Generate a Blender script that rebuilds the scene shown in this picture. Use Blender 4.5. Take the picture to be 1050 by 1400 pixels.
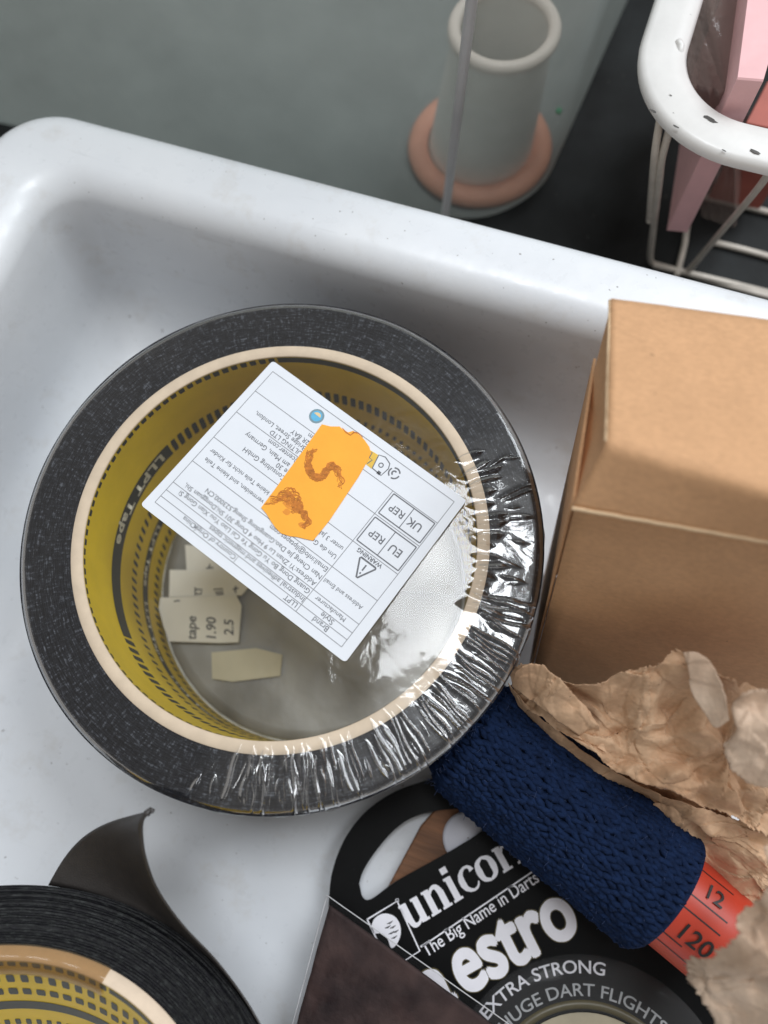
import bpy, math, random
import numpy as np
from mathutils import Vector, Matrix, noise
random.seed(7); np.random.seed(7)
S = 0.01                      # everything below is written in centimetres
R = math.radians; PI = math.pi
for o in list(bpy.data.objects): bpy.data.objects.remove(o)
scene = bpy.context.scene
col = scene.collection

# ------------------------------------------------------------------ camera
F, HC = 1080.0, 19.43         # focal length in photo pixels, camera height in cm
AX = np.array([0.94287892, 0.30176402, -0.14113049])
AY = np.array([0.32929357, -0.90839213, 0.25766157])
AU = np.array([-0.05044884, -0.28941702, -0.95587274])
cd = bpy.data.cameras.new('camera'); cam = bpy.data.objects.new('camera', cd); col.objects.link(cam)
m = Matrix(((AX[0], -AX[1], -AX[2], 0), (AY[0], -AY[1], -AY[2], 0), (AU[0], -AU[1], -AU[2], HC * S), (0, 0, 0, 1)))
cam.matrix_world = m
cd.sensor_fit = 'VERTICAL'; cd.sensor_height = 24.0; cd.lens = 24.0 * F / 1400.0
cd.clip_start = 0.005; cd.clip_end = 50
cd.dof.use_dof = True; cd.dof.focus_distance = 0.152; cd.dof.aperture_fstop = 7.0
scene.camera = cam

# ------------------------------------------------------------------ light: an overcast room by overhead daylight and an added side key light
w = bpy.data.worlds.new('World'); scene.world = w; w.use_nodes = True
w.node_tree.nodes['Background'].inputs[0].default_value = (1.0, 0.965, 0.925, 1)
w.node_tree.nodes['Background'].inputs[1].default_value = 0.33

def area_lamp(name, d, dist, sx, sy, L, color):
    d = Vector(d).normalized()
    ld = bpy.data.lights.new(name, 'AREA'); ld.shape = 'RECTANGLE'; ld.size = sx; ld.size_y = sy
    ld.energy = L * PI * sx * sy; ld.color = color
    o = bpy.data.objects.new(name, ld); col.objects.link(o)
    o.location = d * dist + Vector((-0.02, 0.02, 0.05))
    o.rotation_euler = d.to_track_quat('Z', 'Y').to_euler()
    return o
area_lamp('window_overhead', (-0.02, 0.20, 1), 1.0, 0.20, 0.26, 19.0, (0.92, 0.96, 1.0))
area_lamp('window_side', (0.48, 0.66, 1.0), 1.5, 0.70, 0.72, 7.8, (0.90, 0.95, 1.0))  # unseen second source, added for direct key light from the far right

scene.view_settings.view_transform = 'Standard'; scene.view_settings.look = 'None'
scene.view_settings.exposure = 0.22; scene.view_settings.gamma = 1.0
scene.render.engine = 'CYCLES'
scene.cycles.max_bounces = 10; scene.cycles.transparent_max_bounces = 24; scene.cycles.caustics_reflective = False
scene.cycles.caustics_refractive = False

# ------------------------------------------------------------------ helpers
def ray(px, py): 
    r = np.array([px - 525, py - 700, F]); return np.array([r @ AX, r @ AY, r @ AU])
def at(px, py, z):
    r = ray(px, py); t = (z - HC) / r[2]; return np.array([r[0] * t, r[1] * t, z])
def hit(px, py, p, n):
    r = ray(px, py); p = np.array(p, float); n = np.array(n, float); o = np.array([0, 0, HC])
    t = ((p - o) @ n) / (r @ n); return o + r * t

WORLD = {}
def thing(name, label, cat, base, group=None):
    o = bpy.data.objects.new(name, None); col.objects.link(o); o.empty_display_size = 0.01
    o.location = Vector([c * S for c in base]); o['label'] = label; o['category'] = cat
    if group: o['group'] = group
    WORLD[o.name] = np.array(base, float); return o
def obj(name, verts, faces, mat, parent=None, smooth=True, label=None, cat=None, base=None, uv=None, kind=None, mats=None, fm=None):
    v = np.asarray(verts, float)
    b = WORLD[parent.name] if parent is not None else (np.array(base, float) if base is not None else
        np.array([(v[:, 0].min() + v[:, 0].max()) / 2, (v[:, 1].min() + v[:, 1].max()) / 2, v[:, 2].min()]))
    me = bpy.data.meshes.new(name); me.from_pydata(((v - b) * S).tolist(), [], [tuple(f) for f in faces]); me.update()
    for mm in (mats or [mat]): me.materials.append(mm)
    if fm is not None: me.polygons.foreach_set('material_index', fm)
    if smooth: me.polygons.foreach_set('use_smooth', [True] * len(me.polygons))
    if uv is not None:
        l = me.uv_layers.new(name='UVMap'); uv = np.asarray(uv, float)
        idx = np.zeros(len(me.loops), int); me.loops.foreach_get('vertex_index', idx)
        l.data.foreach_set('uv', uv[idx].ravel())
    o = bpy.data.objects.new(name, me); col.objects.link(o)
    if parent is not None: o.parent = parent
    else: o.location = Vector((b * S).tolist())
    WORLD[o.name] = b
    if label: o['label'] = label
    if cat: o['category'] = cat
    if kind: o['kind'] = kind
    return o
class MB:
    def __init__(s): s.v = []; s.f = []; s.uv = []
    def add(s, v, f, uv=None):
        n = len(s.v); s.v += [tuple(x) for x in v]; s.f += [tuple(i + n for i in q) for q in f]
        s.uv += [tuple(x) for x in uv] if uv is not None else [(0, 0)] * len(v)
    def build(s, name, mat, parent=None, **k): return obj(name, s.v, s.f, mat, parent, uv=s.uv, **k)
def gridf(nu, nv, cu=False, cv=False):
    f = []
    for i in range(nu if cu else nu - 1):
        for j in range(nv if cv else nv - 1):
            a, b = i, (i + 1) % nu; c, d = j, (j + 1) % nv
            f.append((a * nv + c, b * nv + c, b * nv + d, a * nv + d))
    return f
def tube(pts, r, seg=8, closed=False, cap=True, rads=None):
    pts = [np.array(p, float) for p in pts]; n = len(pts); V = []
    prev = None
    for i in range(n):
        t = pts[(i + 1) % n] - pts[i - 1] if closed else pts[min(i + 1, n - 1)] - pts[max(i - 1, 0)]
        t = t / (np.linalg.norm(t) + 1e-12)
        if prev is None:
            a = np.array([0, 0, 1.0]) if abs(t[2]) < .9 else np.array([1.0, 0, 0])
        else: a = prev
        x = a - (a @ t) * t; x /= np.linalg.norm(x); prev = x; y = np.cross(t, x)
        rr = rads[i] if rads is not None else r
        for k in range(seg): V.append(pts[i] + rr * (math.cos(2 * PI * k / seg) * x + math.sin(2 * PI * k / seg) * y))
    f = gridf(n, seg, closed, True)
    if cap and not closed: f += [tuple(range(seg - 1, -1, -1)), tuple((n - 1) * seg + k for k in range(seg))]
    return V, f
def lathe(prof, c, seg=128, closed=False):
    V = [(c[0] + r * math.cos(2 * PI * k / seg), c[1] + r * math.sin(2 * PI * k / seg), c[2] + z) for k in range(seg) for r, z in prof]
    UV = [(2 * PI * k / seg * 5, j) for k in range(seg) for j in range(len(prof))]
    return V, gridf(seg, len(prof), True, closed), UV
def spline(pts, n):
    pts = np.array(pts, float); m_ = len(pts); out = []
    P = np.vstack([2 * pts[0] - pts[1], pts, 2 * pts[-1] - pts[-2]])
    for q in np.linspace(0, m_ - 1 - 1e-9, n):
        i = int(q); t = q - i; a, b, c, d = P[i], P[i + 1], P[i + 2], P[i + 3]
        out.append(.5 * ((2 * b) + (c - a) * t + (2 * a - 5 * b + 4 * c - d) * t * t + (3 * b - a - 3 * c + d) * t ** 3))
    return np.array(out)
def slab(pts, z0, z1, bevel=0.0):
    """closed outline (list of xy or xyz), extruded between z0 and z1, with a tiny chamfer"""
    P = [(p[0], p[1]) for p in pts]; n = len(P); c = np.mean(np.array(P), axis=0); V = []
    rings = [(0, z0), (0, z1)] if not bevel else [(bevel, z0), (0, z0 + bevel), (0, z1 - bevel), (bevel, z1)]
    for d, z in rings:
        for p in P:
            q = np.array(p); 
            if d: q = q + (c - q) / np.linalg.norm(c - q) * d
            V.append((q[0], q[1], z))
    k = len(rings); f = []
    for a in range(k - 1):
        for i in range(n): j = (i + 1) % n; f.append((a * n + i, a * n + j, (a + 1) * n + j, (a + 1) * n + i))
    f.append(tuple(range(n - 1, -1, -1))); f.append(tuple((k - 1) * n + i for i in range(n)))
    return V, f
def ribbon(pts, wd, z=None):
    """flat line print; pts 3d (or 2d with z); wd number or list"""
    pts = np.array([list(p) + ([z] if z is not None else []) for p in pts], float); n = len(pts)
    ws = [wd] * n if np.isscalar(wd) else wd; V = []
    for i in range(n):
        t = pts[min(i + 1, n - 1)] - pts[max(i - 1, 0)]; t = t / (np.linalg.norm(t) + 1e-9)
        nn = np.array([-t[1], t[0], 0]); V += [pts[i] - nn * ws[i] / 2, pts[i] + nn * ws[i] / 2]
    return V, [(2 * i, 2 * i + 2, 2 * i + 3, 2 * i + 1) for i in range(n - 1)]
RES = [3]
def text_geo(s, bold=0.0, spacing=1.0, shear=0.0):
    cu = bpy.data.curves.new('t', 'FONT'); cu.body = s; cu.size = 1.0; cu.offset = bold; cu.space_character = spacing; cu.shear = shear
    cu.resolution_u = RES[0]
    o = bpy.data.objects.new('t', cu); col.objects.link(o)
    bpy.context.view_layer.update()
    me = bpy.data.meshes.new_from_object(o.evaluated_get(bpy.context.evaluated_depsgraph_get()))
    v = np.array([x.co[:] for x in me.vertices]).reshape(-1, 3); f = [tuple(p.vertices) for p in me.polygons]
    bpy.data.objects.remove(o); bpy.data.curves.remove(cu); bpy.data.meshes.remove(me)
    return v, f
def text_fit(mb, s, p0, p1, z, bold=0, fit=None, hs=1.0, spacing=1.0, shear=0, warp=None, flip=1):
    """lay a word along p0->p1 (world xy), width of `fit` (or whole) = |p1-p0|"""
    v, f = text_geo(s, bold, spacing, shear); vf = text_geo(fit, bold, spacing, shear)[0] if fit else v
    x0, x1 = vf[:, 0].min(), vf[:, 0].max(); p0 = np.array(p0[:2]); p1 = np.array(p1[:2])
    L = np.linalg.norm(p1 - p0); u = (p1 - p0) / L; n = np.array([-u[1], u[0]]); k = L / (x1 - x0)
    out = []
    for a in v:
        X = (a[0] - x0) * k; Y = a[1] * k * hs
        if warp: X, Y = warp(X, Y)
        q = p0 + u * X + n * Y; out.append((q[0], q[1], z))
    mb.add(out, f)

# ------------------------------------------------------------------ materials
def nodes(name):
    m_ = bpy.data.materials.new(name); m_.use_nodes = True; nt = m_.node_tree
    return m_, nt, nt.nodes['Principled BSDF'], nt.nodes, nt.links
def texco(nt, kind='Object', scale=(100, 100, 100)):
    t = nt.nodes.new('ShaderNodeTexCoord'); mp = nt.nodes.new('ShaderNodeMapping'); mp.inputs['Scale'].default_value = scale
    nt.links.new(t.outputs[kind], mp.inputs[0]); return mp.outputs[0]
def noisen(nt, co, scale, detail=4, rough=.55, dist=0):
    n = nt.nodes.new('ShaderNodeTexNoise'); n.inputs['Scale'].default_value = scale; n.inputs['Detail'].default_value = detail
    n.inputs['Roughness'].default_value = rough; n.inputs['Distortion'].default_value = dist; nt.links.new(co, n.inputs['Vector']); return n
def ramp(nt, fac, stops):
    r = nt.nodes.new('ShaderNodeValToRGB'); e = r.color_ramp.elements
    while len(e) < len(stops): e.new(.5)
    for q, (p, c) in zip(e, stops): q.position = p; q.color = (*c, 1) if len(c) == 3 else c
    nt.links.new(fac, r.inputs[0]); return r
def mixc(nt, fac, a, b, mode='MIX'):
    x = nt.nodes.new('ShaderNodeMix'); x.data_type = 'RGBA'; x.blend_type = mode
    for s, v in ((x.inputs[0], fac), (x.inputs[6], a), (x.inputs[7], b)):
        if hasattr(v, 'is_linked') or hasattr(v, 'links'): nt.links.new(v, s)
        else: s.default_value = v if np.isscalar(v) else (*v, 1)
    return x.outputs[2]
def bumpn(nt, h, strength, dist, prev=None):
    b = nt.nodes.new('ShaderNodeBump'); b.inputs['Strength'].default_value = strength; b.inputs['Distance'].default_value = dist * S
    nt.links.new(h, b.inputs['Height'])
    if prev is not None: nt.links.new(prev, b.inputs['Normal'])
    return b.outputs[0]
def simple(name, c, rough=.5, var=.12, scale=2.0, bump=.0, bscale=20, spec=.5, coat=0, speck=None, sss=0, detail=4, mscale=(100, 100, 100), c2=None):
    m_, nt, p, N, L = nodes(name); co = texco(nt, scale=mscale)
    n = noisen(nt, co, scale, detail)
    c2 = c2 or [min(1, x * (1 + var)) for x in c]; c1 = [x * (1 - var) for x in c]
    r = ramp(nt, n.outputs[0], [(.3, c1), (.7, c2)]); out = r.outputs[0]
    if speck:
        n2 = noisen(nt, co, speck[0], 2); r2 = ramp(nt, n2.outputs[0], [(speck[1], (0, 0, 0)), (speck[1] + .03, (1, 1, 1))])
        out = mixc(nt, r2.outputs[0], out, speck[2])
    L.new(out, p.inputs['Base Color']); p.inputs['Roughness'].default_value = rough
    p.inputs['Specular IOR Level'].default_value = spec; p.inputs['Coat Weight'].default_value = coat; p.inputs['Coat Roughness'].default_value = .15
    if bump: L.new(bumpn(nt, noisen(nt, co, bscale, 5).outputs[0], 1.0, bump), p.inputs['Normal'])
    if sss: p.inputs['Subsurface Weight'].default_value = sss; p.inputs['Subsurface Scale'].default_value = .004
    return m_

def mat_tray():
    m_, nt, p, N, L = nodes('white_plastic'); co = texco(nt)
    n = noisen(nt, co, .35, 3); r = ramp(nt, n.outputs[0], [(.3, (.74, .765, .80)), (.7, (.80, .82, .845))])
    # fine specks of grit and thin scuffs
    s = noisen(nt, co, 9, 1); sr = ramp(nt, s.outputs[0], [(.765, (0, 0, 0)), (.80, (1, 1, 1))])
    k = mixc(nt, sr.outputs[0], r.outputs[0], (.30, .29, .28))
    co2 = texco(nt, scale=(25, 500, 100)); q = noisen(nt, co2, 1.6, 2); qr = ramp(nt, q.outputs[0], [(.70, (0, 0, 0)), (.78, (.25, .25, .25))])
    k = mixc(nt, qr.outputs[0], k, (.48, .49, .50))
    st = noisen(nt, co, .9, 6, .7); stn = ramp(nt, st.outputs[0], [(.56, (0, 0, 0)), (.74, (.30, .30, .30))])
    k = mixc(nt, stn.outputs[0], k, (.50, .45, .38))
    L.new(k, p.inputs['Base Color']); p.inputs['Roughness'].default_value = .32
    rr = ramp(nt, noisen(nt, co, 3, 5).outputs[0], [(.3, (.24,) * 3), (.7, (.42,) * 3)]); L.new(rr.outputs[0], p.inputs['Roughness'])
    L.new(bumpn(nt, noisen(nt, co, 1.2, 3).outputs[0], .4, .03), p.inputs['Normal']); return m_
def mat_winding(wrapped=True):
    """edge of black cloth tape: concentric layers crossed by the weave (u = along, v = across in cm)"""
    m_, nt, p, N, L = nodes('tape_edge_cloth' if wrapped else 'tape_edge_plain')
    uvn = texco(nt, 'UV', (1, 1, 1))
    a = texco(nt, 'UV', (5, 26, 1)); b = texco(nt, 'UV', (20, 5, 1)); d = texco(nt, 'UV', (5, 5, 1))
    na = noisen(nt, a, 1.0, 3, .6); nb = noisen(nt, b, 1.0, 3, .7); nd = noisen(nt, d, 6.0, 2)
    mul = mixc(nt, .5 if wrapped else .18, na.outputs[0], nb.outputs[0])
    r = ramp(nt, mul, [(.42, (.003, .003, .005)), (.54, (.011, .012, .017) if wrapped else (.006, .0065, .007)), (.66, (.12, .13, .155) if wrapped else (.030, .033, .033))])
    sp = ramp(nt, nd.outputs[0], [(.70, (0, 0, 0)), (.76, (1, 1, 1))])
    c = mixc(nt, sp.outputs[0], r.outputs[0], (.13, .13, .14) if wrapped else (.07, .07, .07))
    p.inputs['Specular IOR Level'].default_value = .2
    L.new(c, p.inputs['Base Color']); p.inputs['Roughness'].default_value = .75 if wrapped else .5
    L.new(bumpn(nt, mul, 1.0, .02), p.inputs['Normal']); return m_
def mat_film():
    m_, nt, p, N, L = nodes('shrink_film'); nt.nodes.remove(p); out = N['Material Output']; co = texco(nt)
    tr = N.new('ShaderNodeBsdfTransparent'); tr.inputs[0].default_value = (.955, .955, .94, 1)
    g = N.new('ShaderNodeBsdfGlossy'); g.inputs['Roughness'].default_value = .07; g.inputs['Color'].default_value = (1, 1, 1, 1)
    g2 = N.new('ShaderNodeBsdfGlossy'); g2.inputs['Roughness'].default_value = .30
    n1 = noisen(nt, co, 1.4, 2.5, .5, .6); n2 = noisen(nt, co, 12, 3)
    b = bumpn(nt, n1.outputs[0], .4, .035); b = bumpn(nt, n2.outputs[0], .3, .0015, b)
    L.new(b, g.inputs['Normal']); L.new(b, g2.inputs['Normal'])
    mg = N.new('ShaderNodeMixShader'); mg.inputs[0].default_value = .35; L.new(g.outputs[0], mg.inputs[1]); L.new(g2.outputs[0], mg.inputs[2])
    fr = N.new('ShaderNodeFresnel'); fr.inputs[0].default_value = 1.5; L.new(b, fr.inputs['Normal'])
    mu = N.new('ShaderNodeMath'); mu.operation = 'MULTIPLY_ADD'; L.new(fr.outputs[0], mu.inputs[0]); mu.inputs[2].default_value = .0
    sx = N.new('ShaderNodeSeparateXYZ'); tc = N.new('ShaderNodeTexCoord'); L.new(tc.outputs['UV'], sx.inputs[0]); ma = N.new('ShaderNodeMath'); ma.operation = 'MULTIPLY_ADD'; ma.inputs[1].default_value = 1.1; ma.inputs[2].default_value = 1.05; L.new(sx.outputs[0], ma.inputs[0]); L.new(ma.outputs[0], mu.inputs[1])
    mu.use_clamp = True
    mi = N.new('ShaderNodeMath'); mi.operation = 'MINIMUM'; mi.inputs[1].default_value = .5; L.new(mu.outputs[0], mi.inputs[0])
    mx = N.new('ShaderNodeMixShader'); L.new(mi.outputs[0], mx.inputs[0]); L.new(tr.outputs[0], mx.inputs[1]); L.new(mg.outputs[0], mx.inputs[2])
    L.new(mx.outputs[0], out.inputs[0]); return m_
def mat_clear(name, tint, milk, milkc, rough=.1, gl=.08, streak=0):
    """clear or milky plastic: see-through, a cloudy diffuse share and a gloss"""
    m_, nt, p, N, L = nodes(name); out = N['Material Output']; co = texco(nt)
    p.inputs['Roughness'].default_value = rough
    nz = noisen(nt, co, .5, 3); cr = ramp(nt, nz.outputs[0], [(.3, [x * .9 for x in milkc]), (.7, [min(1, x * 1.08) for x in milkc])]); L.new(cr.outputs[0], p.inputs['Base Color'])
    if streak:
        c2 = texco(nt, scale=(400, 400, 14)); s = noisen(nt, c2, 1, 4); L.new(bumpn(nt, s.outputs[0], 1, streak), p.inputs['Normal'])
    tr = N.new('ShaderNodeBsdfTransparent'); tr.inputs[0].default_value = (*tint, 1)
    lw = N.new('ShaderNodeLayerWeight'); lw.inputs[0].default_value = .3
    mu = N.new('ShaderNodeMath'); mu.operation = 'MULTIPLY_ADD'; L.new(lw.outputs[0], mu.inputs[0]); mu.inputs[1].default_value = gl * 3; mu.inputs[2].default_value = milk; mu.use_clamp = True
    mi = N.new('ShaderNodeMath'); mi.operation = 'MINIMUM'; mi.inputs[1].default_value = .5; L.new(mu.outputs[0], mi.inputs[0])
    mx = N.new('ShaderNodeMixShader'); L.new(mi.outputs[0], mx.inputs[0]); L.new(tr.outputs[0], mx.inputs[1]); L.new(p.outputs[0], mx.inputs[2]); L.new(mx.outputs[0], out.inputs[0])
    return m_
def mat_kraft(name, c, rough=.75, fib=1.0, spots=True, crease=0):
    m_, nt, p, N, L = nodes(name); co = texco(nt)
    n = noisen(nt, co, 1.2, 6, .6); a = noisen(nt, texco(nt, scale=(900, 1500, 1300)), 1.0, 4); 
    r = ramp(nt, n.outputs[0], [(.3, [x * .94 for x in c]), (.7, [min(1, x * 1.05) for x in c])])
    fr = ramp(nt, a.outputs[0], [(.3, (.90,) * 3), (.7, (1.05,) * 3)])
    k = mixc(nt, fib, r.outputs[0], fr.outputs[0], 'MULTIPLY')
    if spots:
        sp = ramp(nt, noisen(nt, co, 7, 2).outputs[0], [(.74, (0, 0, 0)), (.78, (.7, .7, .7))]); k = mixc(nt, sp.outputs[0], k, [x * .45 for x in c])
    L.new(k, p.inputs['Base Color']); p.inputs['Roughness'].default_value = rough; p.inputs['Specular IOR Level'].default_value = .3
    bb = bumpn(nt, a.outputs[0], .5, .012)
    if crease:
        for sc, am in ((.7, crease * 1.3), (1.9, crease * .6)):
            wn = noisen(nt, co, sc, 3); vo = N.new('ShaderNodeTexVoronoi'); vo.feature = 'DISTANCE_TO_EDGE'; vo.inputs['Scale'].default_value = sc
            mv = N.new('ShaderNodeVectorMath'); mv.operation = 'MULTIPLY_ADD'; L.new(wn.outputs[1], mv.inputs[0]); mv.inputs[1].default_value = (.8, .8, .8); L.new(co, mv.inputs[2]); L.new(mv.outputs[0], vo.inputs['Vector'])
            bb = bumpn(nt, vo.outputs['Distance'], 1.0, am, bb)
        big = noisen(nt, co, .55, 4, .6); br = ramp(nt, big.outputs[0], [(.35, (.62, .46, .34)), (.62, (1, 1, 1))]); k = mixc(nt, .4, k, br.outputs[0], 'MULTIPLY'); L.new(k, p.inputs['Base Color'])
    bb = bumpn(nt, noisen(nt, co, .45, 3).outputs[0], .6, .12, bb); L.new(bb, p.inputs['Normal']); return m_

M = {}
M['tray'] = mat_tray()
M['wind'] = mat_winding(True); M['wind2'] = mat_winding(False)
M['film'] = mat_film()
M['core_cut'] = simple('core_cut_paper', (.74, .60, .46), .7, .07, 3, .004, 30, .3)
M['core_wall'] = simple('core_yellow_liner', (.78, .56, .010), .42, .06, 1.5, .003, 15, .22)
M['ink_dark'] = simple('printed_dark_ink', (.016, .019, .014), .45, .25, 8, 0, spec=.4)
M['ink_light'] = simple('printed_pale_letters', (.62, .60, .50), .45, .1, 6)
M['label'] = simple('label_paper', (.74, .77, .82), .55, .02, 1.2, .0015, 25, .4)
M['ink_grey'] = simple('label_grey_ink', (.13, .135, .15), .6, .25, 30)
M['ink_thin'] = simple('label_thin_ink', (.25, .255, .27), .6, .15, 30)
M['orange'] = simple('orange_sticker_paper', (.95, .42, .045), .6, .05, 1.5, .002, 18, .3)
M['marker'] = simple('dried_marker', (.52, .17, .02), .7, .3, 14)
M['marker_soft'] = simple('rubbed_marker_stain', (.74, .27, .028), .7, .1, 9)
M['kraft'] = mat_kraft('kraft_card', (.63, .365, .195))
M['kraft_edge'] = mat_kraft('kraft_cut_edge', (.74, .54, .34))
M['paper'] = mat_kraft('kraft_paper', (.66, .445, .285), .65, crease=.022)
M['paper_pale'] = mat_kraft('kraft_paper_pale', (.72, .56, .43), .65, crease=.02)
M['navy'] = simple('navy_wool', (.007, .018, .056), .9, .35, 6, .02, 40, .15)
M['red'] = simple('red_tape_vinyl', (.52, .050, .024), .4, .06, 2)
M['black'] = simple('black_ink', (.012, .012, .013), .5, .2, 5)
M['blackcard'] = simple('glossy_black_card', (.004, .0042, .0045), .35, .2, 2, .001, 8, .10, speck=(22, .74, (.06, .06, .06)))
M['white_ink'] = simple('white_ink', (.84, .83, .88), .5, .03, 4)
M['gold'] = simple('gold_ink', (.09, .07, .02), .35, .1, 4)
M['grey_ink'] = simple('grey_ink', (.42, .43, .44), .5, .06, 4)
M['worktop'] = simple('dark_worktop', (.007, .007, .0068), .7, .5, .28, .02, 8, .25, detail=8, c2=(.024, .027, .028), speck=(5, .72, (.06, .06, .055)))
M['bin'] = mat_clear('frosted_plastic', (.86, .89, .87), .60, (.47, .51, .495), .4, .10)
M['binrib'] = simple('milky_plastic_rib', (.60, .60, .61), .35, .04, 1)
M['cup'] = simple('pale_cup_plastic', (.92, .89, .85), .5, .05, 1); M['cuprim'] = simple('pale_cup_rim', (.90, .78, .70), .45, .04, 1)
M['coral'] = simple('coral_rubber', (.78, .36, .24), .6, .08, 1)
M['enamel'] = simple('white_enamel', (.76, .75, .73), .32, .04, 1.5, .002, 10, .5, speck=(4.5, .755, (.10, .09, .08)))
M['chip'] = simple('bare_metal_chip', (.06, .055, .05), .5, .3, 10)
M['wire'] = simple('cream_wire_coating', (.62, .57, .50), .4, .1, 4)
M['pink'] = simple('pink_card', (.84, .50, .51), .6, .05, 2)
M['packet'] = mat_clear('crinkled_clear_bag', (.75, .70, .68), .72, (.26, .20, .18), .15, .15, .03)
M['dullred'] = simple('dull_red_card', (.42, .12, .09), .6, .1, 2)
M['suede'] = simple('purple_brown_leatherette', (.034, .020, .022), .7, .55, 1.3, .03, 5, .2, detail=10, c2=(.075, .046, .042))
M['sleeve'] = mat_clear('clear_sleeve', (.93, .92, .92), .0, (.6, .6, .6), .12, .12)
M['blister'] = mat_clear('clear_blister', (.90, .90, .90), .04, (.6, .6, .6), .08, .12)
M['tag'] = simple('white_tag_paper', (.80, .78, .72), .6, .03, 2)
M['tag2'] = simple('yellowed_tag_paper', (.62, .58, .44), .6, .04, 2)
M['wood'] = simple('brown_wood', (.20, .085, .035), .55, .4, 1.2, .01, 8, .4, mscale=(40, 400, 400))
M['token'] = simple('white_disc_plastic', (.62, .62, .68), .4, .03, 2)
M['tail_out'] = simple('black_tape_back', (.035, .031, .029), .42, .12, 4, .006, 30, .5)
M['blue_ink'] = simple('blue_logo_ink', (.10, .42, .66), .5, .1, 5); M['sand_ink'] = simple('sand_logo_ink', (.72, .55, .30), .5, .1, 5)
M['slate_ink'] = simple('slate_logo_ink', (.18, .28, .33), .5, .1, 5); M['amber_ink'] = simple('amber_logo_ink', (.72, .46, .05), .5, .1, 5)
M['cloth'] = simple('dark_blue_cloth', (.022, .028, .04), .8, .4, 1.0, .03, 6); M['green'] = simple('green_glass', (.08, .5, .25), .15, .1, 3)

# ------------------------------------------------------------------ the setting
v = [(-150, -150, -.45), (150, -150, -.45), (150, 150, -.45), (-150, 150, -.45)]
o = obj('worktop', v, [(0, 1, 2, 3)], M['worktop'], kind='structure', base=(0, 0, -.45))

# white tray: rounded rectangular tub, one lofted wall
def rrect(x0, x1, y0, y1, r, n=14):
    P = []
    for cx, cy, a0 in ((x1 - r, y1 - r, 0), (x0 + r, y1 - r, 90), (x0 + r, y0 + r, 180), (x1 - r, y0 + r, 270)):
        for k in range(n + 1): a = R(a0 + 90 * k / n); P.append((cx + r * math.cos(a), cy + r * math.sin(a)))
    return P
TX0, TX1, TY0, TY1 = -13.9, 17.0, -17.0, 10.85
def tray():
    prof = [(.9, -.40), (.75, 0.2), (.15, 3.9), (.0, 4.4)]
    for k in range(1, 9): a = PI - k * PI / 8 * .5; prof.append((.55 + .55 * math.cos(a), 4.45 + .55 * math.sin(a)))
    prof += [(.9, 5.02), (1.1, 5.00)]
    for k in range(1, 8): a = PI / 2 - k * R(78) / 7; prof.append((1.15 + .75 * math.cos(a), 4.25 + .75 * math.sin(a)))
    prof += [(1.95, 3.6), (2.02, 2.9), (2.10, 2.1)]
    for k in range(1, 10): a = PI + k * R(88) / 9; prof.append((4.05 + 1.92 * math.cos(a), 1.92 + 1.92 * math.sin(a)))
    prof += [(4.6, 0.0), (6.5, 0.0), (9, 0)]
    V = []; n = None
    for d, z in prof:
        r = max(1.6 - d * .3, .8) if d < 3 else max(.9, 1.0 + (d - 2) * .45)
        P = rrect(TX0 + d, TX1 - d, TY0 + d, TY1 - d, r); n = len(P)
        V += [(x, y, z + .03 * noise.noise(Vector((x * .3, y * .3, z)))*(1 if z > 1 else 0)) for x, y in P]
    k = len(prof); f = gridf(k, n, False, True); f.append(tuple((k - 1) * n + i for i in range(n)))
    f = [q[::-1] for q in f[:-1]] + [f[-1]]
    t = thing('tray', 'large white plastic tub holding the tape rolls and the cardboard box', 'tray', (TX0 / 2 + TX1 / 2, TY0 / 2 + TY1 / 2, -.4))
    obj('tub_wall', V, f, M['tray'], t)
tray()

# ------------------------------------------------------------------ tape rolls
RW = 4.8; RO, RC, RI = 5.1, 4.07, 3.83
def winding(c, mat, parent, layers, amp, seed, seg=360):
    rnd = random.Random(seed); prof = [(RO - .02, .02), (RO, .1), (RO, RW - .06)]; n = layers * 3
    zz = [rnd.uniform(-amp, amp) for _ in range(layers)]
    prof.append((RO - .01, RW - .02))
    for i in range(n + 1):
        q = i / n; L = min(layers - 1, int(q * layers)); ph = (q * layers) % 1
        prof.append((RO - .02 - q * (RO - RC - .02), RW + zz[L] - (amp * 1.2 if ph < .05 else 0) - .03 * (1 - min(1, q * 8)) + 0))
    prof.append((RC, .02))
    V = []; UV = []
    for k in range(seg):
        a = 2 * PI * k / seg; s = 0
        for j, (r, z) in enumerate(prof):
            dz = .5 * amp * noise.noise(Vector((math.cos(a) * 3 + j * .31, math.sin(a) * 3, j * .7))) if 3 < j < len(prof) - 1 else 0
            rr = r + (.012 * noise.noise(Vector((math.cos(a) * 2, math.sin(a) * 2, seed))) if r > 5 else 0)
            V.append((c[0] + rr * math.cos(a), c[1] + rr * math.sin(a), c[2] + z + dz))
            UV.append((a * 4.6, r if j > 3 else r + (RW - z)))
    return obj('tape_winding', V, gridf(seg, len(prof), True), mat, parent, uv=UV)
def on_wall(c, r, a, depth): return (c[0] + r * math.cos(a), c[1] + r * math.sin(a), c[2] + RW - depth)
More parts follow.
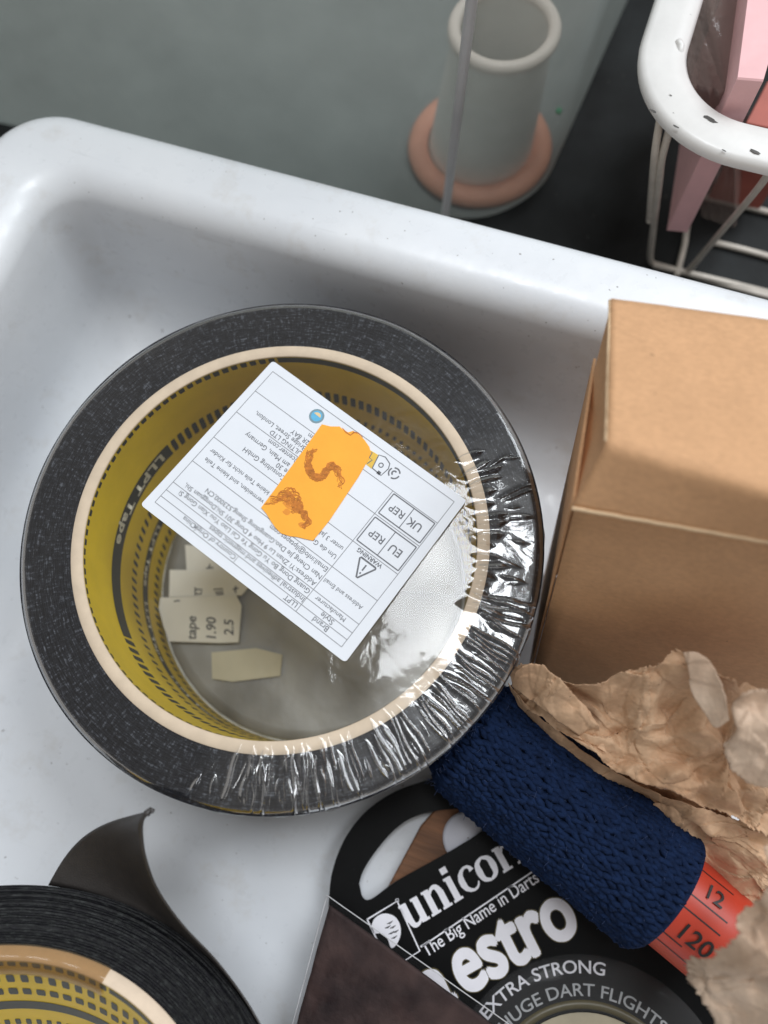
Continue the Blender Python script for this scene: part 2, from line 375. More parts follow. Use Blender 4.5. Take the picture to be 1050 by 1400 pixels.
def core(c, parent, rows, word_at):
    co = thing
    prof = [(RC, RW + .005), (RC - .02, RW + .02), (RI + .02, RW + .015), (RI, RW - .005), (RI + .004, RW - .03)]
    V, f, uv = lathe(prof, c, 256); ring = obj('core', V, f, M['core_cut'], parent)
    V, f, uv = lathe([(RI, RW - .02), (RI, RW * .5), (RI, 0.0)], c, 256); lin = obj('liner', V, f, M['core_wall'], ring)
    mb = MB(); mt = MB(); rw = RI - .006
    def patch(a0, a1, d0, d1, rr=rw, sk=0.0):
        n = max(2, int(abs(a1 - a0) / .02) + 1); V = []
        for i in range(n):
            q = a0 + (a1 - a0) * i / (n - 1)
            for j, d in enumerate((d0, d0 + (d1 - d0) * .25, d0 + (d1 - d0) * .75, d1)):
                e = .18 if j in (0, 3) and n < 6 else 0
                qq = q + (e * ((a0 + a1) / 2 - q)) + sk * (j - 1.5) / 3
                V.append(on_wall(c, rr, qq, max(d, .035)))
        mb.add(V, gridf(n, 4))
    for d0, h, step, wd, sk, slope, bands in rows:
        a = 0
        while a < 2 * PI - .01:
            inb = False
            for b0, b1 in bands:
                if b0 <= a % (2 * PI) <= b1: inb = True; b = (b0, b1)
            dd = d0 + slope * math.sin(a + .8)
            if inb:
                n = 60; A0, A1 = b
                V = []
                for i in range(n):
                    q = A0 + (A1 - A0) * i / (n - 1); d = d0 + slope * math.sin(q + .8)
                    V += [on_wall(c, rw, q, max(.035, d)), on_wall(c, rw, q, d + h)]
                mb.add(V, gridf(n, 2))
                if word_at and d0 > 1:
                    v, tf = text_geo('LLPT Tape', .04, 1.12); k = h * .92; x0 = v[:, 0].min(); Wd = (v[:, 0].max() - x0) * k
                    pos = A0 + .06
                    while pos + Wd / rw < A1:
                        out = []
                        for vx in v:
                            q = pos + (vx[0] - x0) * k / rw; d = d0 + slope * math.sin(q + .8)
                            out.append(on_wall(c, rw - .006, q, d + h * .17 + vx[1] * k * .92))
                        mt.add(out, tf); pos += Wd / rw + .10
                a = b[1] + step * .3
            else:
                jit = random.uniform(-.02, .02)
                patch(a + jit * step, a + step * wd, dd + random.uniform(-.012, .012), dd + h + random.uniform(-.012, .012), sk=sk); a += step
    mb.build('print', M['ink_dark'], ring)
    if mt.v: mt.build('print_lettering', M['ink_light'], ring)
    return ring
C1 = (-3.95, 2.86, 0.0)
roll = thing('tape_roll', 'black cloth tape roll sealed in clear film with a white label and orange price sticker', 'tape roll', C1, 'rolls of black tape in the white tray')
winding(C1, M['wind'], roll, 26, .010, 3)
# angles are world polar angles about the roll axis; image left ~ 199 deg, top ~ 108 deg
rows1 = [(-.06, .26, .052, .66, 0, .09, [(R(-30), R(0)), (R(30), R(112))]),
         (1.55, .50, .052, .62, .012, .10, [(R(158), R(226)), (R(340), R(358))]),
         (2.75, .30, .052, .42, .02, .08, []),
         (3.45, .34, .052, .5, .012, .06, [(R(120), R(262))]),
         (4.25, .28, .052, .45, .02, .06, [])]
core(C1, roll, rows1, True)

# shrink film: polar grid, folds crowded on the near right side
def film():
    rnd = random.Random(11)
    th = []; a = R(-92)
    while a < R(52): th.append(a); a += R(.062)
    while a < R(268): th.append(a); a += R(1.0)
    th = np.array(th); nr = 46
    rr = np.concatenate([np.linspace(0.02, 3.4, 12), np.linspace(3.5, 5.10, nr)])
    TH, RR = np.meshgrid(th, rr, indexing='ij')
    Z = np.full(TH.shape, RW + .065)
    Z += np.where(RR > 3.75, 0, 0) - .02 * np.clip((3.8 - RR) / 3.8, 0, 1)
    rid = []
    for k in range(66):                                     # crowded folds
        t0 = R(-73 + 76 * (k + rnd.uniform(-.35, .35)) / 66); long_ = rnd.random() < .7
        rid.append((t0, rnd.uniform(3.85, 4.15) if long_ else rnd.uniform(4.2, 4.6), rnd.uniform(5.0, 5.25) if long_ else rnd.uniform(4.6, 4.95), rnd.uniform(.016, .030), rnd.uniform(.018, .038), rnd.uniform(-.035, .035)))
    for t0, w_ in ((-79, .05), (-75, .06), (-71.5, .09), (-67, .07), (-63, .06), (-58, .08)): rid.append((R(t0), 3.9, 5.0, w_, .06, rnd.uniform(-.05, .05)))
    for k in range(16): rid.append((R(-2 + k * 2.9 + rnd.uniform(-.6, .6)), 3.72 + rnd.uniform(-.1, .08), 4.12 + rnd.uniform(-.1, .5), rnd.uniform(.035, .07), .055, rnd.uniform(-.04, .04)))
    for k in range(12): rid.append((R(rnd.uniform(0, 38)), rnd.uniform(4.2, 4.5), rnd.uniform(4.6, 5.1), .03, .02, rnd.uniform(-.05, .05)))
    for k in range(8): rid.append((R(rnd.uniform(-88, -70)), rnd.uniform(4.1, 4.6), rnd.uniform(4.7, 5.1), rnd.uniform(.02, .05), .03, rnd.uniform(-.08, .08)))
    for t0, r0, r1, wd, h, sk in rid:
        tc = t0 + sk * (RR - 4.4) + .004 * np.sin(RR * 7 + t0 * 50)
        d = (TH - tc) * RR
        env = np.clip((RR - r0) / .22, 0, 1) * np.clip((r1 - RR) / .22, 0, 1); env = env * env * (3 - 2 * env)
        Z += h * env * np.exp(-np.abs(d / (wd * np.where(d * (1 if sk > 0 else -1) > 0, 1.5, .6) * (.3 + .7 * env) + 1e-4)) ** 1.4)
    # shoulder of the film over the rim
    Z -= np.clip((RR - 4.93) / .19, 0, 1) ** 2 * .14
    V = []; GU = []
    for i in range(len(th)):
        ga = min(1, max(0, (th[i] - R(-88)) / .15)) * min(1, max(0, (R(48) - th[i]) / .5)) if th[i] < R(60) else 0
        for j in range(len(rr)):
            GU.append((ga * min(1, max(0, (rr[j] - 3.75) / .35)), 0))
            z = Z[i, j]; r = rr[j]; x, y = r * math.cos(th[i]), r * math.sin(th[i])
            z += .018 * noise.noise(Vector((x * .8, y * .8, 5)))
            V.append((C1[0] + x, C1[1] + y, z))
        for r, z in ((5.108, 4.70), (5.108, 4.2), (5.106, 2.5), (5.104, .3)):
            r += .035 * noise.noise(Vector((th[i] * 14, z, 2))) * (1 if R(-85) < th[i] < R(30) else .02); V.append((C1[0] + r * math.cos(th[i]), C1[1] + r * math.sin(th[i]), z)); GU.append((ga, 0))
    nv = len(rr) + 4
    return obj('shrink_film', V, gridf(len(th), nv, True), M['film'], roll, uv=GU)
film()

# white address label lying on the film
LZ = 4.955
def lab(px, py, z=LZ): return at(px, py, z)
A_, B_, C_, D_ = lab(472, 906), lab(192, 690), lab(373, 493), lab(638, 684)   # top-left, top-right, bottom-right, bottom-left of the sheet as it reads
def quad(u, v_, A=A_, B=B_, C=C_, D=D_): return (A * (1 - u) + B * u) * (1 - v_) + (D * (1 - u) + C * u) * v_
pts = []
for (u, v_), (du, dv) in (((0, 0), (1, 1)), ((1, 0), (-1, 1)), ((1, 1), (-1, -1)), ((0, 1), (1, -1))):
    for k in range(5):
        a = PI / 2 * k / 4; q = .016
        cu, cv = 1 - math.sin(a), 1 - math.cos(a)
        if (u + v_) % 2 == 1: cu, cv = cv, cu
        pts.append(quad(u + du * q * cv, v_ + dv * q * cu))
pts = [p for p in pts]
cc = np.mean(pts, axis=0); pts.sort(key=lambda p: math.atan2(p[1] - cc[1], p[0] - cc[0]))
V, f = slab(pts, LZ - .035, LZ)
label = obj('label', V, f, M['label'], roll, smooth=False, label='white printed address label')
# inner frame of the table
ins = dict(A=lab(467, 884.5), B=lab(212, 686.5), C=lab(373, 508), D=lab(621, 686))
def q2(u, v_): return quad(u, v_, ins['A'], ins['B'], ins['C'], ins['D'])
ZI = LZ + .004
def lineq(mb, a, b, wd=.012, dz=0):
    p, q = q2(*a), q2(*b); V, f = ribbon([p[:2], q[:2]], wd, ZI + dz); mb.add(V, f)
mb = MB(); rowsv = [0, .047, .092, .149, .308, .488, .682, .846, 1]
for i, r_ in enumerate(rowsv): lineq(mb, (0, r_), (1, r_), .013)
for u in (0, 1): lineq(mb, (u, 0), (u, 1), .013, .0006)
lineq(mb, (.233, 0), (.233, .846), .013, .0006)
lineq(mb, (.565, 0), (.565, .047), .012, .0006); lineq(mb, (.785, 0), (.785, .047), .012, .0006)
mb.build('table_lines', M['ink_thin'], label, smooth=False)
mb = MB()
def ltext(s, u0, vb, u1, fit=None, bold=0.0, hs=1.0, spacing=1.0):
    p, q = q2(u0, vb), q2(u1, vb); text_fit(mb, s, p, q, ZI + .0012, bold, fit, hs, spacing)
W_ = np.linalg.norm(q2(1, 0) - q2(0, 0)); H_ = np.linalg.norm(q2(0, 1) - q2(0, 0))
def ls(s, u0, vb, size, bold=0.0, right=None, mbb=None):
    """text of given cap size (cm) with the baseline at vb"""
    v, f_ = text_geo(s, bold); wd = (v[:, 0].max() - v[:, 0].min()) * size / W_
    if right is not None: u0 = right - wd
    p, q = q2(u0, vb), q2(u0 + wd, vb); text_fit(mbb or mb, s, p, q, ZI + .0012, bold)
ls('Brand', .085, .041, .155); ls('Style', .085, .086, .155); ls('Manufacturer', .055, .134, .132)
ls('Address and Email', .03, .238, .122)
ls('LLPT', .245, .040, .145); ls('Country of Origin', .572, .040, .145); ls('China', .79, .040, .14)
ls('Industrial adhesives and magnetic tapes', .237, .086, .15)
ls('Guang Dong Bo Yu Gong Ye Cai Liao You Xian Gong Si', .24, .138, .145)
ls('Address:Yi Zhan Lu 9 Hao 4 Dong 301 Shi,Dongguan Shi,', .24, .190, .143)
ls('Nan Cheng Jie Dao,Guangdong Sheng,523000,CN', .24, .238, .145)
ls('Email:info@llptapes.com', .24, .29, .145)
ls('Um die Gefahr des Erstickens zu vermeiden, sind kleine Teile', .245, .372, .135)
ls('unter 3 Jahren nicht geeignet und kleine Teile nicht für Kinder', .245, .43, .135)
ls('Consulting GmbH', 0, .55, .15, right=.86); ls('Strasse 30', 0, .59, .15, right=.70); ls('am Main, Germany', 0, .625, .15, right=.90); ls('info@center.com', 0, .672, .15, right=.80)
ls('CONSULTING LTD', 0, .72, .145, right=.82); ls('Bridge Street, London,', 0, .757, .145, right=.93); ls('EC2R 8AY', 0, .795, .145, right=.75); ls('info@.com', 0, .835, .145, right=.68)
mb.build('label_text', M['ink_grey'], label, smooth=False)
mb = MB()
def boxq(u0, v0, u1, v1, wd=.022):
    for a, b, dz in (((u0, v0), (u1, v0), 0), ((u1, v0), (u1, v1), .0006), ((u1, v1), (u0, v1), 0), ((u0, v1), (u0, v0), .0006)): lineq(mb, a, b, wd, .0015 + dz)
boxq(.008, .505, .222, .668); lineq(mb, (.115, .505), (.115, .668), .016, .003)
boxq(.008, .698, .222, .836); lineq(mb, (.115, .698), (.115, .836), .016, .003)
ls('EU', .04, .605, .235, .008, mbb=mb); ls('REP', .13, .605, .215, .006, mbb=mb); ls('UK', .04, .785, .235, .008, mbb=mb); ls('REP', .13, .785, .215, .006, mbb=mb)
def lwh(u, v_): return q2(u, v_)[:2]
tri = [(.082, .444), (.168, .444), (.125, .335)]
tp = [lwh(*p) for p in tri]; tp = [tp[i % 3] * .94 + tp[(i + 1) % 3] * .06 if k == 0 else tp[i % 3] * .06 + tp[(i + 1) % 3] * .94 for i in range(3) for k in (0, 1)] ; tp.append(tp[0])
V, f = ribbon(tp, .032, ZI + .0015); mb.add(V, f)
V, f = ribbon([lwh(.125, .388), lwh(.125, .425)], .03, ZI + .0015); mb.add(V, f); V, f = ribbon([lwh(.125, .366), lwh(.125, .376)], .03, ZI + .0015); mb.add(V, f)
ls('WARNING', .070, .479, .12, .02, mbb=mb)
# recycling arrow and bulb symbols on the bottom row
def circ(mbb, c, r, wd, z, n=22, a0=0, a1=2 * PI): V, f = ribbon([(c[0] + r * math.cos(a0 + (a1 - a0) * k / n), c[1] + r * math.sin(a0 + (a1 - a0) * k / n)) for k in range(n + 1)], wd, z); mbb.add(V, f)
for a in range(3): circ(mb, at(539, 647, LZ)[:2], .11, .028, ZI + .001, 10, R(a * 120 + 12), R(a * 120 + 105)); 
circ(mb, at(539, 647, LZ)[:2], .045, .03, ZI + .001, 8, R(40), R(240))
bp = [at(x, y, LZ)[:2] for x, y in ((509, 640), (518, 622), (527, 625), (533, 634), (531, 641), (521, 650), (509, 640))]; V, f = ribbon(bp, .02, ZI + .001); mb.add(V, f)
circ(mb, at(521, 636, LZ)[:2], .045, .02, ZI + .001, 10); V, f = ribbon([at(516, 645, LZ)[:2], at(520, 648, LZ)[:2]], .07, ZI + .001); mb.add(V, f)
mb.build('label_symbols', M['ink_grey'], label, smooth=False)
mb = MB(); g0 = at(433, 569, LZ)
V, f = slab([(g0[0] + .155 * math.cos(a), g0[1] + .155 * math.sin(a)) for a in np.linspace(0, 2 * PI, 28, endpoint=False)], LZ, ZI); obj('globe_badge', V, f, M['slate_ink'], label, smooth=False)
V, f = slab([(g0[0] + .115 * math.cos(a), g0[1] + .115 * math.sin(a)) for a in np.linspace(0, 2 * PI, 24, endpoint=False)], LZ, ZI + .002); obj('globe_badge_sea', V, f, M['blue_ink'], label, smooth=False)
V, f = slab([(g0[0] + .085 * math.cos(a), g0[1] + .01 + .07 * math.sin(a)) for a in np.linspace(R(-20), R(150), 14)], LZ, ZI + .004); obj('globe_badge_land', V, f, M['sand_ink'], label, smooth=False)
V, f = slab([at(x, y, LZ) for x, y in ((499, 611), (517, 622), (508, 641), (497, 632))], LZ, ZI); obj('amber_mark', V, f, M['amber_ink'], label, smooth=False)
V, f = ribbon([at(x, y, LZ)[:2] for x, y in ((503, 617), (509, 619), (505, 626), (509, 629), (502, 634))], .02, ZI + .001); obj('mark_lines', V, f, M['ink_grey'], label, smooth=False)
# orange sticker
SZ = LZ + .022
sp = [(440, 580), (452, 583), (464, 583), (470, 588), (476, 591), (483, 589), (491, 594), (498, 601), (505, 611), (507, 619), (503, 629), (490, 652), (470, 682), (450, 712), (428, 739), (418, 737), (406, 734), (396, 733), (384, 729), (377, 722), (370, 712), (364, 702), (357, 694), (375, 670), (396, 641), (418, 611)]
sw = [at(x, y, SZ) for x, y in sp]
n_ = 0; V, f = slab(sw, LZ + .008, SZ)
st = obj('price_sticker', V, f, M['orange'], label, smooth=False, label='torn orange price sticker with smudged handwriting')
mk = MB(); ms = MB(); rnd = random.Random(4)
def scribble(path, spread, nl, wd, dzs):
    P = spline([at(x, y, SZ)[:2] for x, y in path], 40)
    for k in range(nl):
        i0 = rnd.randint(0, 26); i1 = min(39, i0 + rnd.randint(7, 22)); off = rnd.uniform(-spread, spread); ph = rnd.uniform(0, 9)
        q = []
        for i in range(i0, i1):
            t = P[min(i + 1, 39)] - P[max(0, i - 1)]; t /= np.linalg.norm(t); q.append(P[i] + np.array([-t[1], t[0]]) * (off + .03 * math.sin(i * 1.3 + ph)))
        V, f = ribbon(q, [wd * rnd.uniform(.3, 1.2) for _ in q], SZ + .003 + k * .00018); mk.add(V, f)
scribble([(431, 612), (423, 622), (422, 640), (430, 652), (440, 652), (447, 642), (455, 636), (463, 646), (466, 660), (462, 668)], .055, 44, .018, 0)
scribble([(362, 690), (372, 684), (384, 679), (396, 672), (404, 680), (408, 692), (414, 702), (420, 712), (412, 724)], .07, 40, .018, 0)
scribble([(386, 678), (395, 682), (400, 694), (398, 704)], .08, 16, .016, 0)
for x, y, r_ in ((434, 652, .10), (424, 645, .07), (399, 690, .15), (407, 694, .12), (414, 718, .08), (455, 640, .07), (392, 700, .08)):
    c_ = at(x, y, SZ); pp = [(c_[0] + r_ * (1 + .35 * noise.noise(Vector((math.cos(a) * 1.5, math.sin(a) * 1.5, x)))) * math.cos(a), c_[1] + r_ * .7 * (1 + .35 * noise.noise(Vector((math.cos(a) * 1.5, math.sin(a) * 1.5, y)))) * math.sin(a)) for a in np.linspace(0, 2 * PI, 22, endpoint=False)]
    n0 = len(pp); ms.add([(p[0], p[1], SZ + .0015 + r_ * .005) for p in pp], [tuple(range(n0))])
ms.build('ink_smudge', M['marker_soft'], label, smooth=False); mk.build('handwriting', M['marker'], label, smooth=False)
e1 = [at(x, y, SZ + .003)[:2] for x, y in ((468, 585), (473, 591), (479, 595), (484, 591), (490, 592), (496, 598))]
V, f = ribbon(e1, [.01, .03, .02, .035, .02, .01], SZ + .004); obj('torn_edge', V, f, M['marker'], label, smooth=False)

# ---- second roll, open, with a loose flag of tape
C2 = (-4.38, -11.20, 3.00); N2 = Vector((.049, .573, .818)).normalized(); Q2 = N2.rotation_difference(Vector((0, 0, 1))).inverted().to_matrix()
def unrot(p): return tuple(Vector(C2) + Q2.inverted() @ (Vector(tuple(p)) - Vector(C2)))
TOP2 = np.array(C2) + np.array(N2) * 4.8
roll2 = thing('tape_roll', 'opened black tape roll at the bottom left with its loose end curling up', 'tape roll', C2, 'rolls of black tape in the white tray')
winding(C2, M['wind2'], roll2, 22, .016, 9)
rows2 = [(-.05, .22, .052, .68, 0, .12, [(R(40), R(84))]), (.60, .34, .062, .56, 0, .05, []), (1.25, .30, .062, .66, .0, .05, []), (1.9, .42, .050, .7, 0, .05, [(R(60), R(150))]), (2.9, .3, .05, .5, 0, .05, [])]
core(C2, roll2, rows2, False)
# brown clear tape lapped over the core top
V = []; nA = 24
for i in range(nA):
    a = R(86 + 60 * i / (nA - 1))
    for r, z in ((4.085, C2[2] + RW + .03), (3.95, C2[2] + RW + .045), (3.80, C2[2] + RW + .03), (3.785, C2[2] + RW - .35), (3.79, C2[2] + RW - .5)): V.append((C2[0] + r * math.cos(a), C2[1] + r * math.sin(a), z + .012 * math.sin(i * 1.9)))
mt_ = mat_clear('brown_packing_tape', (.78, .66, .50), .18, (.34, .26, .17), .12, .2)
obj('packing_tape_strip', V, gridf(nA, 5), mt_, roll2, label='see-through brown packing tape lapped over the core')
# loose flag: starts tangent to the roll at lower right, lifts off and curls back; far corner twisted up
rowsU = 46; rowsV = 22; V = []; UV = []
far = spline([(362, 1412, .10), (335, 1366, .2), (296, 1314, .5), (250, 1265, .9), (216, 1217, 1.2), (200, 1175, 1.5), (195, 1145, 1.6), (196, 1122, 1.7), (206, 1109, 1.7)], rowsU)
near = spline([(358, 1416, 0), (325, 1364, 0), (285, 1318, 0), (235, 1276, 0), (190, 1248, 0), (150, 1230, 0), (118, 1220, 0), (92, 1214, 0), (66, 1210, 0)], rowsU)
for i in range(rowsU):
    q = (i / (rowsU - 1)) ** 3; zn = hit(near[i][0], near[i][1], TOP2, N2)[2] - .12
    for j in range(rowsV):
        t = j / (rowsV - 1); p = far[i] * (1 - t) + near[i] * t; b_ = math.sin(PI * t)
        z_ = zn + far[i][2] * (1 - t) - .35 * b_
        V.append(unrot(at(p[0] - 17 * q * b_, p[1] - 19 * q * b_, z_))); UV.append((i * .2, t * 4))
flag = obj('loose_end', V, gridf(rowsU, rowsV), M['tail_out'], roll2, uv=UV, label='curled loose flag of tape'); 
md = flag.modifiers.new('thickness', 'SOLIDIFY'); md.thickness = .03 * S; md.offset = 0
ztip = hit(66, 1210, TOP2, N2)[2] - .12 + 1.7
tw = [unrot(at(x, y, ztip)) for x, y in ((200, 1113), (204, 1109), (206, 1106), (209, 1108), (208, 1112))]
V, f = tube(tw, .04, 6, rads=[.06, .05, .035, .04, .02]); obj('twisted_tip', V, f, M['tail_out'], roll2)

roll2.rotation_mode = 'QUATERNION'; roll2.rotation_quaternion = Q2.to_quaternion()
# ---- slips seen through the hub
def slip(name, pl, z, mat, label, strokes=(), words=(), group='paper slips on the tray floor inside the tape roll'):
    P = [at(x, y, z) for x, y in pl]; c = np.mean(P, axis=0)
    t = thing(name, label, 'paper tag', (c[0], c[1], z - .03), group); V, f = slab(P, z - .03, z); obj('paper', V, f, mat, t, smooth=False)
    if strokes:
        mb = MB()
        for s in strokes: V, f = ribbon([at(x, y, z)[:2] for x, y in s], .035, z + .004); mb.add(V, f)
        for w_, a_, b_ in words: text_fit(mb, w_, at(*a_, z), at(*b_, z), z + .004, .015, None, 1.0, 1, .2)
        mb.build('handwriting', M['black'], t, smooth=False)
slip('price_tag', [(253, 745), (255, 780), (345, 782), (340, 750)], .22, M['tag'], 'rearmost white paper tag half hidden under the address label inside the tape roll', [[(282, 777), (292, 776)], [(286, 777), (287, 771)]])
slip('price_tag', [(232, 779), (231, 816), (330, 814), (342, 800), (345, 780)], .28, M['tag'], 'middle white paper tag inside the tape roll, just behind the one marked 1.90', [[(268, 806), (276, 806), (275, 812), (268, 812)], [(267, 803), (267, 814)], [(292, 806), (304, 805), (305, 809), (294, 810)], [(296, 813), (306, 812)], [(318, 806), (326, 804)], [(322, 801), (322, 811)]])
slip('price_tag', [(219, 817), (217, 832), (224, 858), (232, 877), (300, 879), (326, 878), (330, 828), (323, 814)], .34, M['tag'], 'front white paper tag handwritten 1.90 inside the tape roll', 
     [[(238, 822), (246, 821)]], words=[('tape', (268, 874), (268, 842)), ('1.90', (295, 873), (295, 843)), ('2.5', (319, 869), (319, 846))])
slip('price_tag', [(289, 892), (290, 928), (318, 932), (383, 924), (386, 895), (350, 886)], .22, M['tag2'], 'blank yellowed paper tag inside the tape roll, in front of the white tags')

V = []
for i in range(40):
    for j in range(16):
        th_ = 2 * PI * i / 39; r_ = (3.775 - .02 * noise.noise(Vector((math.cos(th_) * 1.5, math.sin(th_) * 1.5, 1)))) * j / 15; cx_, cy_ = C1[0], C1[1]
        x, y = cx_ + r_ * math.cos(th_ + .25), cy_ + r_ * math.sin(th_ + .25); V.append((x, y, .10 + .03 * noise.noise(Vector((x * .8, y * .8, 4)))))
o = obj('card_insert', V, gridf(40, 16), simple('grey_brown_card', (.19, .18, .155), .35, .2, .42, .02, 1.2, .5, detail=2, c2=(.46, .455, .44)), None, label='mottled grey card disc lying at the bottom of the hub of the sealed tape roll', cat='card'); md = o.modifiers.new('t', 'SOLIDIFY'); md.thickness = .03 * S  # added disc; its grey puts the dimness inside the hub into colour
# ------------------------------------------------------------------ cardboard box (leaning back a little)
Tfl = np.array([*at(788, 685, 8)[:2], 8.0]); U = np.array([-.104, .271, .957]); U /= np.linalg.norm(U)
Xd = at(1050, 742, 8) - Tfl; Xd /= np.linalg.norm(Xd); Xd = Xd - (Xd @ U) * U; Xd /= np.linalg.norm(Xd); Yd = np.cross(U, Xd)
box = thing('cardboard_box', 'plain brown cardboard box leaning beside the sealed tape roll', 'cardboard box', tuple(Tfl - U * 7.3))
def bw(a, b, c): return Tfl + Xd * a + Yd * b + U * c
BX, BY, BH = 6.2, 3.0, 7.4
def rounded_faces(P, n=14, jitter=.012):
    """subdivided quad through 4 corners"""
    V = []
    for i in range(n + 1):
        for j in range(n + 1):
            u, t = i / n, j / n; p = (P[0] * (1 - u) + P[1] * u) * (1 - t) + (P[3] * (1 - u) + P[2] * u) * t
            V.append(p)
    return V, gridf(n + 1, n + 1)
def panel(name, P, nrm, mat=None, wob=.03, lab_=None):
    n = 20; V, f = rounded_faces(P, n); out = []
    for k, p in enumerate(V):
        i, j = divmod(k, n + 1); e = min(i, n - i, j, n - j) / n
        out.append(p + nrm * (wob * noise.noise(Vector(tuple(p * .5))) * min(1, e * 5) - (.012 if e == 0 else 0)))
    o = obj(name, out, f, mat or M['kraft'], box, label=lab_); md = o.modifiers.new('board', 'SOLIDIFY'); md.thickness = .05 * S; md.offset = 0; return o
panel('front_wall', [bw(0, 0, 0), bw(BX, 0, 0), bw(BX, 0, -BH), bw(0, 0, -BH)], Yd)
panel('side_wall', [bw(-.03, BY, 0), bw(-.03, .04, 0), bw(-.03, .04, -BH), bw(-.03, BY, -BH)], Xd)
panel('side_wall', [bw(BX, BY, 0), bw(BX, .04, 0), bw(BX, .04, -BH), bw(BX, BY, -BH)], Xd)
panel('back_wall', [bw(0, BY, 0), bw(BX, BY, 0), bw(BX, BY, -BH), bw(0, BY, -BH)], Yd)
# lid: front lip slopes from the pale cut edge up to the bright top
Lfl = hit(830, 604, Tfl + U * 1.05, U); Lbl = hit(835, 411, Tfl + U * 1.05, U)
Lfr = hit(1050, 672, Tfl + U * 1.05, U); dirr = (Lfr - Lfl) / np.linalg.norm(Lfr - Lfl); Lfr = Lfl + dirr * (BX - .2)
Lbr_ = hit(1050, 440, Tfl + U * 1.05, U); d2 = (Lbr_ - Lbl) / np.linalg.norm(Lbr_ - Lbl); Lbr = Lbl + d2 * (BX + .1)
E0 = bw(-.05, -.09, -.02); E1 = E0 + Xd * (BX + .1)
# one sheet: back edge -> front fold -> lip, with a rounded fold
nu, nv = 60, 34; V = []
for i in range(nu):
    u = i / (nu - 1); bk = Lbl * (1 - u) + Lbr * u; fr = Lfl * (1 - u) + Lfr * u; lp = E0 * (1 - u) + E1 * u
    cr = .16 + .06 * u; 
    top = (bk - fr); tl = np.linalg.norm(top); top /= tl; dn = (lp - fr); dl = np.linalg.norm(dn); dn /= dl
    row = [fr + top * tl * (1 - k / 16 * (1 - cr / tl)) for k in range(17)]
    for k in range(1, 8):
        t = k / 8; a = fr + top * cr; c_ = fr + dn * cr; row.append(a * (1 - t) ** 2 + fr * 2 * t * (1 - t) + c_ * t * t)
    for k in range(10): row.append(fr + dn * (cr + (dl - cr) * k / 9))
    for k, p in enumerate(row):
        wob = .05 * noise.noise(Vector((u * 3, k * .15, 2))) * math.sin(PI * min(1, k / 16) if k < 16 else 0) ; V.append(p + U * wob + U * (.012 * noise.noise(Vector((u * 20, k * .6, 7)))))
lid = obj('lid', V, gridf(nu, nv), M['kraft'], box, label='pale sunlit lid with a sloping front lip'); md = lid.modifiers.new('board', 'SOLIDIFY'); md.thickness = .05 * S; md.offset = -1
V, f = tube([E0 + Xd * (BX * k / 40) + U * (.006 * math.sin(k * 2.1) + .02) + Yd * -.05 + U * .0 for k in range(41)], .035, 6); obj('cut_edge', V, f, M['kraft_edge'], box)
# side gusset closing the lid end
g1 = [Lbl + d2 * .02 - U * .03, Lfl + d2 * .03 - U * .04, E0 + Xd * .02, bw(-.06, .9, -.55), bw(-.05, BY * .8, -.35)]
mid = np.mean(g1, axis=0) + Xd * .12
V = [*g1, mid]; obj('end_flap', V, [(i, (i + 1) % 5, 5) for i in range(5)], M['kraft'], box, smooth=False)
ed = [Lbl + (Lfl - Lbl) * k / 24 - Xd * .012 + U * .006 * math.sin(k * 3.1) for k in range(25)]
V, f = tube(ed, .028, 6, rads=[.022 + .012 * random.random() for _ in ed]); obj('lid_edge', V, f, M['kraft_edge'], box)

# ------------------------------------------------------------------ crumpled kraft paper
def crumple(p, seed, k=9, amp=.16):
    rnd = random.Random(seed); h = 0
    for i in range(k + 4):
        a = rnd.uniform(0, PI); fq = rnd.uniform(.35, 1.5) if i < k else rnd.uniform(1.6, 3.2); ph = rnd.uniform(0, 9)
        q = (p[0] * math.cos(a) + p[1] * math.sin(a)) * fq + ph + .35 * noise.noise(Vector((p[0] * .35 + i, p[1] * .35, seed)))
        t = abs((q % 1) * 2 - 1); t = 1.35 * t * (1 if noise.noise(Vector((p[0] * .6 + i * 3, p[1] * .6, seed + 2))) > -.05 else .45); h += amp / (fq + .35) * (t - .5) / .95
    return h
def sheet(name, top, bot, mat, parent, seed, nu=230, nv=120, amp=.16, torn=.09, mid=None, curl=0):
    T = spline([at(*p) for p in top], nu); B = spline([at(*p) for p in bot], nu)
    Mi = spline([at(*p) for p in mid], nu) if mid else None; V = []
    for i in range(nu):
        j1 = torn * (noise.noise(Vector((i * .21, seed, 0))) + .8 * noise.noise(Vector((i * .63, seed, 3))) + .3 * noise.noise(Vector((i * 1.7, seed, 6))))
        for j in range(nv):
            t = j / (nv - 1) ; t2 = t + j1 * (1 - t) * .4 - j1 * t * .2
            if Mi is not None:
                p = T[i] * (1 - t2) ** 2 + (2 * Mi[i] - .5 * T[i] - .5 * B[i]) * 2 * t2 * (1 - t2) + B[i] * t2 * t2
            else: p = T[i] * (1 - t2) + B[i] * t2
            h = crumple(p, seed, amp=amp); 
            V.append((p[0] + .25 * crumple(p, seed + 5, 5, amp), p[1] + .25 * crumple(p, seed + 9, 5, amp), p[2] + h + .012 * noise.noise(Vector((p[0] * 5, p[1] * 5, seed)))))
    o = obj(name, V, gridf(nu, nv), mat, parent); md = o.modifiers.new('thickness', 'SOLIDIFY'); md.thickness = .012 * S; md.offset = 0; return o
pp = thing('crumpled_paper', 'crumpled brown packing paper bunched up against the front of the cardboard box', 'packing paper', tuple(at(930, 1010, 2.0)))
